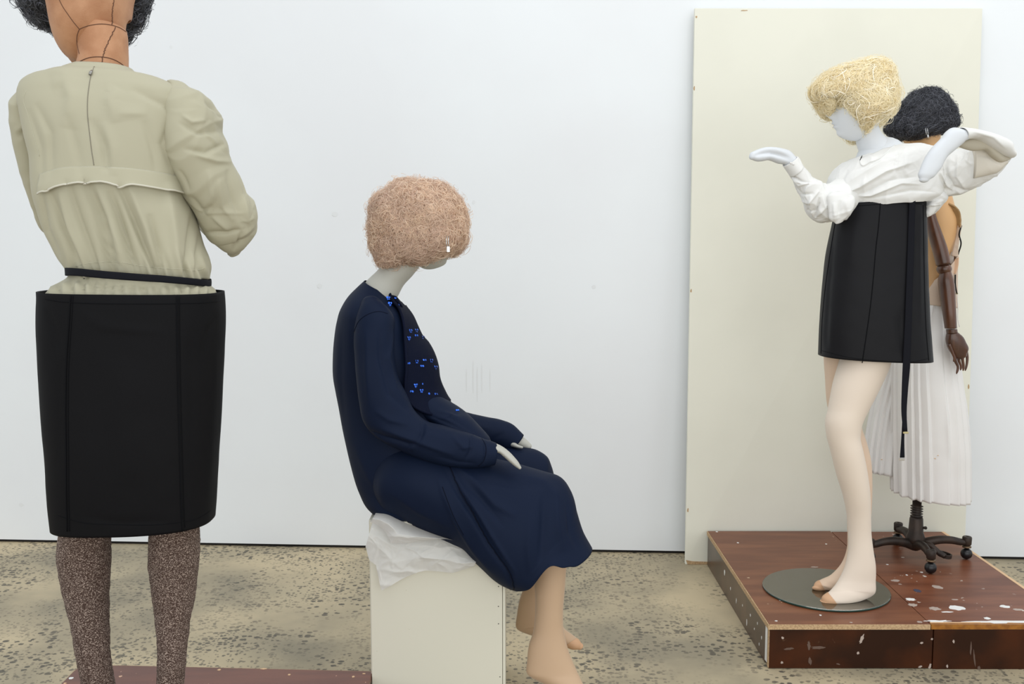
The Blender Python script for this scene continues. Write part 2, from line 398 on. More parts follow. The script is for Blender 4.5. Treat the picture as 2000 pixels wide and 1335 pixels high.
# scuff marks rubbed onto the wall
# ------------------------------------------------------------------ hair
def tint_attr(m, dark):
    nt = m.node_tree; n = nt.nodes; l = nt.links; s = n['Principled BSDF'].inputs['Base Color']
    a = n.new('ShaderNodeAttribute'); a.attribute_name = 'tint'
    x = n.new('ShaderNodeMix'); x.data_type = 'RGBA'; x.inputs[7].default_value = (*dark, 1); l.new(a.outputs['Fac'], x.inputs[0])
    if s.is_linked: l.new(s.links[0].from_socket, x.inputs[6])
    else: x.inputs[6].default_value = s.default_value
    l.new(x.outputs[2], s)
tint_attr(M_dark_hair, srgb(98, 100, 110)); tint_attr(M_blond, srgb(206, 180, 164)); tint_attr(M_yellow, srgb(255, 248, 226))
def hair_strands(G, cents, n, steps, ds, r, curl, h0, h1, seed=0, drift=None, fly=.06, flyh=.018):
    rng = np.random.default_rng(seed); nv, nu = G.shape[:2]; N = gnormals(G, cents)
    Su = np.roll(G, -1, 1) - G; Sv = np.gradient(G, axis=0)
    areas = np.linalg.norm(np.cross(Su, Sv), axis=-1).ravel(); pick = rng.choice(nv * nu, n, p=areas / areas.sum())
    v = (pick // nu).astype(float) + rng.random(n) - .5; u = (pick % nu).astype(float) + rng.random(n)
    th = rng.uniform(0, 2 * math.pi, n) if drift is None else drift + rng.normal(0, .5, n)
    kap = rng.normal(0, curl, n); isfly = rng.random(n) < fly
    hb = rng.uniform(h0, h1, n); ph = rng.uniform(0, 6.28, n); ha = rng.uniform(.0, .006, n) + isfly * rng.uniform(0, flyh, n)
    def samp(A, u, v):
        v = np.clip(v, 0, nv - 1.001); v0 = np.floor(v).astype(int); fv = (v - v0)[:, None]
        u0 = np.floor(u).astype(int); fu = (u - u0)[:, None]; ua = u0 % nu; ub = (u0 + 1) % nu
        return (A[v0, ua] * (1 - fu) + A[v0, ub] * fu) * (1 - fv) + (A[v0 + 1, ua] * (1 - fu) + A[v0 + 1, ub] * fu) * fv
    pts = np.zeros((n, steps, 3)); Ns = np.zeros((n, steps, 3))
    for k in range(steps):
        p_ = samp(G, u, v); nn = nrm(samp(N, u, v)); w = k / (steps - 1)
        h = hb + ha * np.sin(ph + w * 5) ** 2 - .002 * (w - .5) ** 2
        pts[:, k] = p_ + nn * h[:, None]; Ns[:, k] = nn
        su = np.linalg.norm(samp(Su, u, v), axis=1); sv = np.linalg.norm(samp(Sv, u, v), axis=1)
        kap += rng.normal(0, curl * .25, n); th += kap * ds
        if drift is not None: th += (drift - th) * .08
        u = u + np.cos(th) * ds / np.maximum(su, 1e-3); v = v + np.sin(th) * ds / np.maximum(sv, 1e-3)
        bad = (v < 0) | (v > nv - 1.01); th = np.where(bad, -th, th); v = np.clip(v, 0, nv - 1.01)
    T = nrm(np.gradient(pts, axis=1)); B = nrm(np.cross(T, Ns)); C = np.cross(B, T)
    rr = r * rng.uniform(.7, 1.3, n)[:, None, None]; V = np.zeros((n, steps, 2, 3)); roll = (rng.normal(0, .45, n)[:, None] + np.cumsum(rng.normal(0, .12, (n, steps)), axis=1))[..., None]
    for k in range(2):
        V[:, :, k] = pts + (B * np.cos(roll) + C * np.sin(roll)) * rr * (1 if k else -1)
    b = (np.arange(n)[:, None] * steps + np.arange(steps - 1)[None]) * 2
    Fq = np.stack([b, b + 1, b + 3, b + 2], axis=-1).reshape(-1, 4)
    tint = np.repeat(rng.random(n) ** 1.5, steps * 2)
    return V.reshape(-1, 3), Fq, tint
def wig(name, parent, mt, G, c, n, steps, ds, r, curl, h0, h1, seed, core_tint=.0, drift=None, fly=.06, flyh=.018, label=None):
    V1 = G.reshape(-1, 3); F1 = np.array(grid_faces(G.shape[0], G.shape[1], True)); V2, F2, t2 = hair_strands(G, c, n, steps, ds, r, curl, h0, h1, seed, drift, fly, flyh)
    V = np.vstack([V1, V2]) - BASE[parent.name]; Fq = np.vstack([F1, F2 + len(V1)])
    me = bpy.data.meshes.new(name); me.vertices.add(len(V)); me.vertices.foreach_set('co', V.ravel())
    me.loops.add(len(Fq) * 4); me.loops.foreach_set('vertex_index', Fq.ravel().astype(np.int32))
    me.polygons.add(len(Fq)); me.polygons.foreach_set('loop_start', np.arange(0, len(Fq) * 4, 4, dtype=np.int32))
    me.polygons.foreach_set('use_smooth', [True] * len(Fq)); me.update(calc_edges=True)
    a = me.attributes.new('tint', 'FLOAT', 'POINT'); a.data.foreach_set('value', np.concatenate([np.full(len(V1), core_tint), t2]).astype(np.float32))
    me.materials.append(mt); o = bpy.data.objects.new(name, me); scene.collection.objects.link(o); o.parent = parent
    BASE[o.name] = BASE[parent.name]
    if label: o['label'] = label
    return o
def head_mesh(c, yaw, pitch=0, s=1.0, roll=0):
    nu, nv = 72, 56; V = []
    for i in range(nv):
        t = math.pi * (i + .15) / (nv - 1 + .3)
        for j in range(nu):
            a = 2 * math.pi * j / nu
            x, y, z = math.sin(t) * math.cos(a), math.sin(t) * math.sin(a), math.cos(t)
            X, Y, Z = x * .093, y * .075, z * .115
            if z < 0:
                k = -z; Y *= 1 - .3 * k ** 1.6
                if x < 0: X *= 1 - .35 * k
                X += .02 * k ** 1.5
            fr = max(0, x)
            if fr > .1:
                g = lambda yy, zz, sy, sz: math.exp(-((Y - yy) / sy) ** 2 - ((Z - zz) / sz) ** 2)
                X += .022 * g(0, -.033, .010, .013) + .010 * g(0, -.008, .008, .02) + .009 * g(0, -.060, .018, .005) + .008 * g(0, -.071, .015, .005) \
                    + .009 * g(0, -.097, .018, .012) - .005 * g(0, -.0655, .02, .0025) - .007 * (g(.03, .008, .016, .012) + g(-.03, .008, .016, .012)) + .003 * g(0, .03, .04, .01)
            V.append((X, Y, Z))
    V = np.array(V) * s
    R = (Matrix.Rotation(yaw, 3, 'Z') @ Matrix.Rotation(-pitch, 3, 'Y') @ Matrix.Rotation(roll, 3, 'X'))
    V = V @ np.array(R).T + np.array(c)
    return V, grid_faces(nv, nu, True, True, True)
def mesh_bvh(o):
    b = BASE[o.name]; return BVHTree.FromPolygons([Vector(np.array(v.co) + b) for v in o.data.vertices], [tuple(p.vertices) for p in o.data.polygons])
def strip(left, right, YL, YR, nu=8, nv=30, wob=0, seed=0):
    L = pline(left, nv); R = pline(right, nv); YL = np.interp(np.linspace(0, 1, nv), np.linspace(0, 1, len(YL)), YL); YR = np.interp(np.linspace(0, 1, nv), np.linspace(0, 1, len(YR)), YR)
    G = np.zeros((nv, nu, 3))
    for v in range(nv):
        for u in range(nu):
            s = u / (nu - 1); q = L[v] * (1 - s) + R[v] * s; G[v, u] = P(q[0], q[1], YL[v] * (1 - s) + YR[v] * s)
    if wob: G[..., 1] += fbm(G, 25, seed) * wob
    return G

def settle(V):
    V = V.reshape(-1, 3); ins = (V[:, 1] > plY - .003) & (V[:, 1] < plY + plD) & (V[:, 0] > pxa - .006) & (V[:, 0] < pxb + .002) & (V[:, 2] < pzt + .003)
    V[:, 2] = np.where(ins, pzt + .003, V[:, 2]); return V
# ------------------------------------------------------------------ leaning board
bt = [np.array([.727, 4.205, .0]), np.array([1.895, 4.19, .0])]
tl = P(1357, 16, 4.285); trr = P(1919, 16, 4.225)
th_ = np.array([0, .018, .0])
bt[0] = np.array([PZ(1339.5, 1104, 0)[0], 4.185, 0]); bt[1] = np.array([P(1885, 1075, 4.18)[0], 4.18, 0])
Vb = [bt[0], bt[1], trr, tl, bt[0] + th_, bt[1] + th_, trr + th_, tl + th_]
br = root('leaning_board', 'tall cream painted board leaning against the white back wall', 'board', tuple(bt[0]))
link('panel', Vb, [(0, 1, 2, 3), (4, 7, 6, 5), (0, 4, 5, 1), (1, 5, 6, 2), (2, 6, 7, 3), (3, 7, 4, 0)], M_board, br, smooth=False, bevel=.002)
e0, e1 = bt[0] + np.array([.003, -.0012, 0]), bt[0] + np.array([.10, -.0012, 0])
link('chipped_edge', [e0 + [.006, 0, .001], e1 + [0, 0, .001], e1 + [0, 0, .012], e0 + [.03, 0, .014], e0 + [0, 0, .019], e0 + [.006, .004, .001], e1 + [0, .004, .001], e1 + [0, .004, .012], e0 + [.03, .004, .014], e0 + [0, .004, .019]],
     [(0, 1, 2, 3, 4), (9, 8, 7, 6, 5), (0, 5, 6, 1), (1, 6, 7, 2), (2, 7, 8, 3), (3, 8, 9, 4), (4, 9, 5, 0)], M_edge, br, smooth=False, label='bare chipped wood edge')
rb = random.Random(3)
for (fx, fz, sx, sz) in [(.175, .996, .018, .006), (.006, .985, .004, .012), (.003, .86, .003, .03), (.004, .5, .003, .02), (.006, .1, .004, .025), (.996, .7, .003, .03), (.994, .33, .003, .03), (.995, .12, .003, .05)]:
    sz *= .4; q = (bt[0] * (1 - fz) + tl * fz) * (1 - fx) + (bt[1] * (1 - fz) + trr * fz) * fx
    pts = [q + np.array([math.cos(a) * sx * rb.uniform(.6, 1.2), -.0008, math.sin(a) * sz * rb.uniform(.6, 1.2)]) for a in np.linspace(0, 2 * math.pi, 9)[:-1]]
    pb_ = [p + np.array([0, .003, 0]) for p in pts]
    link('paint_chip', pts + pb_, [tuple(range(8)), tuple(range(8, 16))[::-1]] + [(i, (i + 1) % 8, 8 + (i + 1) % 8, 8 + i) for i in range(8)], M_edge, br, smooth=False)

# ------------------------------------------------------------------ right platform
pz = .148; px0, px1, py0, py1 = .818, 1.795, 3.145, 4.172; xs = 1.331
pr = root('low_platform', 'low brown plywood platform with white paint splatters at the right', 'platform', (px0, py0, 0))
tt = .016
link('top_panel', *box(px0, xs - .0012, py0, py1, pz - tt, pz), M_ply, pr, smooth=False, bevel=.001)
link('top_panel', *box(xs + .0012, px1 - .006, py0 + .016, py1 - .01, pz - tt, pz), M_ply_worn, pr, smooth=False, bevel=.001, label='brown top panel splattered with white paint')
link('raw_edge', *box(px0, xs - .0012, py0 - .0035, py0 - .0002, pz - tt - .001, pz - .0008), M_edge, pr, smooth=False)
link('raw_edge', *box(px0 - .0035, px0 - .0002, py0 - .0035, py1, pz - tt - .001, pz - .0008), M_edge, pr, smooth=False)
link('orange_edge_strip', *box(xs + .001, px1, py0 - .004, py0 + .011, pz - tt, pz - .0005), M_orange, pr, smooth=False, label='orange varnished edge strip')
link('pale_edge', *box(xs + .004, px1 - .006, py0 + .0115, py0 + .0155, pz - tt, pz + .0006), mat('pale_wood', srgb(226, 190, 150), .7), pr, smooth=False)
link('pale_edge', *box(px1 - .006, px1 + .006, py0 + .02, py1 - .01, pz - tt, pz + .0004), bpy.data.materials['pale_wood'], pr, smooth=False)
fxs = 1.3405
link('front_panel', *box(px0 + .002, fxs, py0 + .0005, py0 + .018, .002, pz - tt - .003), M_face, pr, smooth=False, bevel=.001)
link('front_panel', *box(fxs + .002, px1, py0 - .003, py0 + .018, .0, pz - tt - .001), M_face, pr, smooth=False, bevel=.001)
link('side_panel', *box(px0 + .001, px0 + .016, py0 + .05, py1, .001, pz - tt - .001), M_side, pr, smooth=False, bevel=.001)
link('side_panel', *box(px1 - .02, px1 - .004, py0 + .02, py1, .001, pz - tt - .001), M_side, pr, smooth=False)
link('corner_upright', *box(px0 + .0005, px0 + .0022, py0 + .001, py0 + .018, .003, pz - tt - .003), M_edge, pr, smooth=False)
link('painted_end', *box(px0 + .0004, px0 + .012, py0 + .024, py0 + .046, .012, pz - tt - .003), M_white, pr, smooth=False, label='white painted upright end')
link('painted_end', *box(px0 + .0020, px0 + .012, py0 + .018, py0 + .024, .003, pz - tt - .003), M_side, pr, smooth=False)
def blot(p0, parent, rx, ry, seed, ang=0, z=None, mt=M_white, n=18, irr=.25, axis='z', name='paint_blot'):
    r_ = random.Random(seed); V = []; ca, sa = math.cos(ang), math.sin(ang)
    rs = [1 + r_.uniform(-irr, irr) for _ in range(n)]
    for h in (0, 1):
        for k in range(n):
            a = 2 * math.pi * k / n; u_ = rx * math.cos(a) * rs[k]; w_ = ry * math.sin(a) * rs[k]; u_, w_ = u_ * ca - w_ * sa, u_ * sa + w_ * ca
            if axis == 'z': V.append(p0 + np.array([u_, w_, .0008 * h]))
            else: V.append(p0 + np.array([u_, -.0008 * h, w_]))
    return link(name, V, [tuple(range(n, 2 * n))] + [(i, (i + 1) % n, n + (i + 1) % n, n + i) for i in range(n)], mt, parent, smooth=False)
# (px, py, half width px, half height px)
M_dimwhite = mat('thin_white_paint', srgb(176, 160, 150), .5); M_bluepaint = mat('blue_stain', srgb(60, 62, 84), .5)
M_scuff = mat('scuff', srgb(96, 76, 66), .5)
for k, (a, b, w, h, mt) in enumerate([(1868, 1186.5, 14, 4.5, M_white), (1778, 1170, 9, 2.6, M_white), (1962, 1184, 9, 2.6, M_white), (1928, 1207, 6, 2.2, M_white), (1831, 1146, 9, 3.6, M_dimwhite),
        (1749, 1133.5, 8, 2, M_dimwhite), (1988, 1190, 9, 2, M_dimwhite), (1825, 1188, 11, 3.5, M_dimwhite), (1783, 1181, 9, 3, M_dimwhite), (1833, 1212.5, 27, 1.8, M_white), (1850, 1194.6, 12, .9, M_white), (1950, 1214, 58, 2.4, M_white), (1865, 1170.5, 6, 1.2, M_dimwhite),
        (1800, 1117, 3, 1, M_white), (1771, 1122.5, 2, 1, M_white), (1733, 1102, 2, .8, M_white), (1791, 1153, 7, 3, M_bluepaint), (1441, 1059.5, 2, .8, M_white), (1400, 1038, 2.5, .7, M_white), (1613.5, 1062, 2, .8, M_white),
        (1602.5, 1201, 2, 1.1, M_white), (1523.5, 1172, 1.8, 1, M_white), (1516, 1212, 2.5, .8, M_white), (1590, 1107, 7, 1, M_dimwhite), (1763, 1088, 3, .8, M_dimwhite), (1662, 1215, 3, .8, M_dimwhite), (1796, 1214, 5, 1.5, M_dimwhite)]):
    q = PZ(a, b, pz); q2 = PZ(a + w, b, pz); q3 = PZ(a, b - h, pz)
    blot(q, pr, abs(q2[0] - q[0]), abs(q3[1] - q[1]), k, mt=mt, irr=.22 if w < 20 else .45)
for k, (a, b, w, h, ang, mt) in enumerate([(1683, 1247, 3, 9, -.35, M_dimwhite), (1676, 1274.5, 2.6, 2.6, 0, M_dimwhite), (1528.5, 1245, 2.6, 2.6, .5, M_dimwhite), (1527, 1293, 2.6, 2.2, 0, M_dimwhite), (1800, 1254.5, 3, 2.2, 0, M_dimwhite), (1797, 1301, 4, 2, .4, M_dimwhite),
        (1816, 1300, 2.2, 5, -.3, M_dimwhite), (1820, 1247, 2.4, 1.8, 0, M_dimwhite), (1862.5, 1252, 2, 3.4, .2, M_dimwhite), (1850, 1300, 2, 3.2, .2, M_dimwhite), (1637, 1296, 4, 1.3, -.3, M_scuff), (1541, 1266, 9, 2, .15, M_scuff), (1580, 1261, 3, 9, .1, M_scuff),
        (1598, 1264, 13, 2.6, 0, M_scuff), (1582, 1290, 3, 7, .2, M_scuff), (1903, 1285, 1.4, 16, .15, M_scuff), (1896, 1266, 1.6, 12, 0, M_scuff), (1912, 1304, 3, 4, 0, M_scuff)]):
    yy = py0 + .0004 if a < 1829 else py0 - .0031; q = P(a, b, yy); q2 = P(a + w, b, yy); q3 = P(a, b - h, yy)
    blot(q, pr, abs(q2[0] - q[0]), abs(q3[2] - q[2]), 40 + k, ang, mt=mt, axis='y', irr=.25)
for k, (yy, zz, w, h) in enumerate([(3.83, .085, .008, .012), (3.72, .06, .005, .006), (3.62, .05, .004, .01), (3.52, .07, .004, .004), (3.45, .035, .004, .012), (3.40, .08, .005, .005), (3.34, .055, .004, .004), (3.3, .09, .004, .005), (3.27, .03, .003, .005), (3.24, .065, .004, .006)]):
    r_ = random.Random(80 + k); V = []
    for hh in (0, 1):
        for j in range(10):
            a = 2 * math.pi * j / 10; V.append((px0 + .0012 - .0008 * hh, yy + w * math.cos(a) * r_.uniform(.8, 1.2), zz + h * math.sin(a) * r_.uniform(.8, 1.2)))
    link('paint_drip', V, [tuple(range(10, 20))] + [(i, (i + 1) % 10, 10 + (i + 1) % 10, 10 + i) for i in range(10)], M_white, pr, smooth=False)

# ------------------------------------------------------------------ left platform
a1 = PZ(155, 1299, pz); xL = a1[0]; ye = a1[1]; xR = -.395; yr = PZ(722, 1310, pz)[1]
lp = root('low_platform', 'plain reddish brown platform under the mannequin in the black pencil skirt', 'platform', (xL, 1.7, 0))
cor = [(xL, 1.6), (xL, ye - .07)] + [(xL + .035 * (1 - math.cos(a)) , ye - .035 + .035 * math.sin(a)) for a in np.linspace(0, math.pi / 2, 6)] + [(xL + .12, ye + .002), (xR, yr), (xR, 1.6)]
M_ply2 = mat('red_brown_film', srgb(116, 68, 52), .4, .06, 90, col2=srgb(100, 57, 44), cscale=3, cdet=7, stretch=(1, 5, 1), coat=.1)
add_splats(M_ply2, srgb(214, 170, 140), 26, .14, 9, width=.02, noise_mix=.6, region=(5, .45, .55))
link('top_panel', *prism(cor, pz - .018, pz), M_ply2, lp, smooth=False, bevel=.0015)
link('raw_edge', *prism([(x + (.001 if x > -1 else -.0015), y + .0025) for x, y in cor[1:-1]] + [(xR - .001, yr - .02), (xL + .02, ye - .09)], pz - .0165, pz - .0012), M_edge, lp, smooth=False)
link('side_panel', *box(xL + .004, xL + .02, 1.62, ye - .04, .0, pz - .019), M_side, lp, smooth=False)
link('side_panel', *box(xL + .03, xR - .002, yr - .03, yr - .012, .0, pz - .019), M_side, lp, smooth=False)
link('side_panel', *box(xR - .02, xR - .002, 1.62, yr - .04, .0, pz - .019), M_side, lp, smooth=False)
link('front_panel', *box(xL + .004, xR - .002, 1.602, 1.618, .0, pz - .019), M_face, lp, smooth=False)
for k, (a, b, w, h) in enumerate([(139, 1324, 4.5, 2), (127, 1334, 3, 1), (428, 1307.5, 3, 1.4), (515, 1305.5, 6, 1), (565, 1317, 2.5, 1.2), (690, 1321, 2.5, 1.5), (711, 1315, 3, .8)]):
    q = PZ(a, b, pz); blot(q, lp, abs(PZ(a + w, b, pz)[0] - q[0]), abs(PZ(a, b - h, pz)[1] - q[1]), 60 + k, mt=M_white if k < 1 else bpy.data.materials['pale_wood'])

# ------------------------------------------------------------------ plinth and tissue paper
plY = 2.76; A_ = P(721.5, 1018, plY); B_ = P(987, 1018, plY); pzt = A_[2]; pxa, pxb = A_[0], B_[0]; plD = .40
pl = root('display_plinth', 'cream painted square plinth with the seated mannequin on top', 'plinth', (pxa, plY, 0))
link('front_panel', *box(pxa + .0005, pxb - .0085, plY, plY + .016, .001, pzt), M_plinth, pl, smooth=False, bevel=.0015)
link('side_panel', *box(pxb - .0075, pxb, plY + .002, plY + plD, .001, pzt), M_plinth, pl, smooth=False, bevel=.0015)
link('side_panel', *box(pxa - .004, pxa + .012, plY + .017, plY + plD, .001, pzt), M_plinth, pl, smooth=False, bevel=.0015)
link('back_panel', *box(pxa + .013, pxb - .009, plY + plD - .016, plY + plD, .001, pzt), M_plinth, pl, smooth=False)
link('top_panel', *box(pxa + .013, pxb - .009, plY + .017, plY + plD - .017, pzt - .016, pzt - .0005), M_plinth, pl, smooth=False)
for (a, b) in [(973.7, 1144.7), (973.5, 1183.5), (973.7, 1217.5), (976.5, 1321)]:
    q = P(a, b, plY - .0003); V = [q + np.array([.0016 * math.cos(t), -d, .0014 * math.sin(t)]) for d in (0, .0004) for t in np.linspace(0, 2 * math.pi, 9)[:-1]]
    link('screw_hole', V, [tuple(range(8, 16))] + [(i, (i + 1) % 8, 8 + (i + 1) % 8, 8 + i) for i in range(8)], M_gap, pl, smooth=False)
for (a, b) in [(793, 1152), (736.5, 1270), (799, 1228), (727, 1022)]:
    V, Fc = ellipsoid(P(a, b, plY), .002, .0008, .0014, 8, 6); link('paint_lump', V, Fc, M_plinth, pl)

def paper_sheet(poly_top, poly_bot, YT, YB, seed, nv=90, nu=120, amp=.008, bulge=.01):
    T = pline(poly_top, nu); B = pline(poly_bot, nu) if len(poly_bot) != 0 else None
    # bottom edge is kept angular
    bx = np.array(poly_bot, float); t = np.concatenate([[0], np.cumsum(np.hypot(*np.diff(bx, axis=0).T))]); s = np.linspace(0, t[-1], nu)
    B = np.stack([np.interp(s, t, bx[:, 0]), np.interp(s, t, bx[:, 1])], 1)
    G = np.zeros((nv, nu, 3))
    for v in range(nv):
        w = v / (nv - 1); yy = YT + (YB - YT) * min(1, w * 1.6) ** .8
        for u in range(nu):
            q = T[u] * (1 - w) + B[u] * w; G[v, u] = P(q[0], q[1], yy - bulge * math.sin(w * math.pi))
    n = crease(G, 16, seed, 5) * amp * 1.6 + crease(G, 40, seed + 3, 4) * amp * .5 + fbm(G, 9, seed) * amp * .4
    G[..., 1] -= n + amp * .8
    return G
tp_ = root('tissue_paper', 'crumpled white tissue paper under the seated mannequin on the plinth', 'paper', (P(800, 1010, 2.9)[0], 2.9, pzt))
G = paper_sheet([(731, 1008), (742, 1001), (780, 1008), (830, 1022), (870, 1040), (905, 1062), (935, 1085)],
                [(714.5, 1066), (722, 1092), (735, 1101), (746, 1150), (782, 1130), (818, 1114), (832, 1111.5), (853, 1113), (885, 1116.5), (926, 1103)], 2.78, 2.742, 11, amp=.006, bulge=.012)
link('lower_sheet', *patch_mesh(G), M_paper, tp_, recalc=False)
G = paper_sheet([(735, 999), (762, 996), (800, 1012), (840, 1028), (880, 1046), (900, 1056)],
                [(724, 1018), (738, 1024), (752, 1036), (760, 1048), (763.6, 1059.6), (790, 1059), (820, 1056), (866, 1049.5)], 2.80, 2.722, 21, amp=.004, bulge=.016)
link('upper_sheet', *patch_mesh(G), M_paper, tp_, recalc=False)
tz = pzt + .0015
def flat_sheet(x0, x1, y0, y1, z, seed):
    X, Y = np.meshgrid(np.linspace(x0, x1, 24), np.linspace(y0, y1, 24)); G = np.stack([X, Y, np.full_like(X, z)], -1)
    G[..., 2] += (fbm(G, 20, seed) + 1.8) * .0012; return G
link('flat_sheet', *patch_mesh(flat_sheet(pxa + .02, pxb - .04, plY + .01, plY + .3, tz, 2)), M_paper, tp_, recalc=False)
# ------------------------------------------------------------------ left mannequin (seen from behind)
YL = 2.25
lm = root('mannequin', 'large tan linen mannequin seen from behind in beige blouse and black pencil skirt', 'mannequin', (P(255, 900, YL)[0], YL, pz))
head = mesh_ladder([(120, -215, 215, -215, 2.34, .07), (98, -170, 243, -170, 2.33, .11), (88, -110, 262, -110, 2.32, .13), (88, -50, 260, -50, 2.315, .13), (97, 0, 252, 0, 2.31, .118),
                    (107, 40, 247, 46, 2.31, .102), (120, 76, 240, 68, 2.345, .075), (134, 103, 205, 98, 2.36, .05), (146, 118, 178, 112, 2.37, .035)], 64, 70)
neck = mesh_ladder([(157, 57, 245.5, 59, 2.272, .052), (151, 75, 247, 72, 2.268, .054), (152, 92, 247.5, 90, 2.266, .055), (156, 106, 248, 108, 2.264, .056), (153, 124, 249, 134, 2.262, .058), (140, 150, 262, 160, 2.262, .06)], 64, 40, 'flat', 'round')
body = link('body', *join(head[:2], neck[:2]), M_linen, lm)
bb = bvh_of(head[:2], neck[:2])
for poly, r, w in [([(155, 57), (163, 53.5), (175, 50), (200, 47), (221, 50), (235, 55), (246, 62)], .0009, 0), ([(155, 57), (151, 68), (150, 80), (152, 93), (155, 105)], .0008, 0),
                ([(149, 124), (158, 119), (173, 113), (194, 111), (221, 116), (238, 125.5), (249, 136)], .0010, 0), ([(116, 0), (122, 12), (132, 27), (145, 45), (155, 57)], .0008, 0),
                ([(222, 0), (219, 30), (219, 48)], .001, 1.0), ([(225, 53), (215, 75), (206, 95), (200, 113), (198, 126)], .001, 1.2)]:
    link('seam', *surf_line(bb, poly, r, 44, .0002, 5, 2.25, w), M_thread, lm, label='dark stitched seam on the linen')
# wig: two curly sides and the crown above
wg = [(40, -210, 285, -210, 2.42, .09), (20, -150, 300, -150, 2.42, .12), (20, -80, 305, -80, 2.42, .125), (34, -20, 296, -20, 2.43, .11), (42, 5, 291, 5, 2.44, .10), (62, 35, 284, 30, 2.45, .08), (90, 55, 276, 50, 2.46, .06), (110, 66, 262, 62, 2.46, .04)]
G, c = grid_ladder(wg, 60, 50, 'round', 'round')
wig('wig', lm, M_dark_hair, G, c, 3600, 16, .007, .0006, 90, -.002, .006, 5, .0, fly=.1, flyh=.012, label='curly black wig')

bl = [(150, 127, 252, 131, 2.262, .062), (128, 136, 262, 140, 2.262, .072), (106, 147, 282, 150, 2.262, .082), (80, 160, 318, 162, 2.26, .09), (56, 168, 345, 171, 2.258, .097), (47, 180, 366, 184, 2.256, .105), (46, 200, 372, 203, 2.254, .112), (52, 224, 370, 226, 2.252, .118), (63, 270, 366, 270, 2.25, .124),
      (73, 305, 364, 305, 2.25, .126), (76, 345, 362, 347, 2.25, .126), (79, 380, 362, 382, 2.25, .124), (88, 415, 375, 415, 2.25, .12), (98.5, 449, 384, 449, 2.25, .117), (111, 475, 392, 478, 2.25, .115), (127, 507, 404, 508, 2.25, .11), (137, 521, 407, 524, 2.25, .106), (142, 532, 404, 545, 2.25, .1)]
def gather(px, py, G, N, face):
    top = np.clip((py - 470) / 60, 0, 1) ** 1.5 * face
    ph = (px - (py - 520) * .28)
    s = .003 * np.sin(ph / 31 * 6.28 + 1.3 * np.sin(ph / 55)) + .003 * np.sin(ph / 14.5 * 6.28 + 2 * np.sin(ph / 37))
    return top * s
bf = []
for poly, w, a in [([(81, 386), (90, 450), (113, 500)], 7, -.005), ([(102, 389), (121, 448), (151, 514)], 8, -.007), ([(135, 367), (151, 421), (184, 513)], 7, -.006), ([(167, 367), (189, 421), (211, 513)], 7, -.008),
                   ([(173, 364), (205, 429), (224, 526)], 6, -.006), ([(219, 389), (238, 448), (262, 529)], 7, -.009), ([(238, 380), (267, 448), (300, 529)], 7, -.008), ([(297, 443), (319, 529)], 7, -.006), ([(375, 430), (360, 529)], 8, -.005), ([(390, 460), (384, 530)], 5, -.004),
                   ([(120, 389), (136, 448), (165, 514)], 8, .005), ([(196, 380), (220, 448), (240, 520)], 9, .006), ([(258, 380), (285, 448), (300, 500)], 9, .006), ([(330, 390), (345, 500)], 14, .006),
                   # upper back drapes
                   ([(60, 230), (78, 290), (82, 350)], 7, -.004), ([(75, 215), (96, 260), (100, 340)], 7, -.005), ([(135, 240), (150, 300), (158, 340)], 7, -.004), ([(182, 243), (200, 285), (207, 330)], 7, -.006), ([(206, 250), (218, 290), (222, 335)], 8, .004), ([(285, 250), (300, 300), (305, 330)], 8, -.004),
                   ([(335, 230), (318, 280), (335, 330)], 9, -.004), ([(100, 165), (128, 160), (140, 190), (130, 250)], 16, .006), ([(230, 170), (215, 195), (225, 240)], 14, .005), ([(270, 180), (320, 205), (345, 225)], 7, -.005), ([(230, 222), (290, 222)], 9, .003), ([(90, 130), (150, 150)], 14, .002)]:
    big = sum(q[1] for q in poly) / len(poly) > 345; k0 = 1.9 if big else 1.3
    if big or w < 9:
        d0 = np.array(poly[0]) - np.array(poly[1]); d1 = np.array(poly[-1]) - np.array(poly[-2]); poly = [tuple(np.array(poly[0]) + d0 * .3)] + list(poly) + [tuple(np.array(poly[-1]) + d1 * (.45 if big else .2))]
    bf.append((poly, w * (1.15 if big else 1.5), a * k0))
bm_ = mesh_ladder(bl, 260, 170, None, None, 2.6, bf, lambda G: .0012 * fbm(G, 5, 3, 2), gather)
blouse = link('blouse', bm_[0], bm_[1], M_beige, lm, solid=.0022)
bbl = bvh_of(bm_[:2])
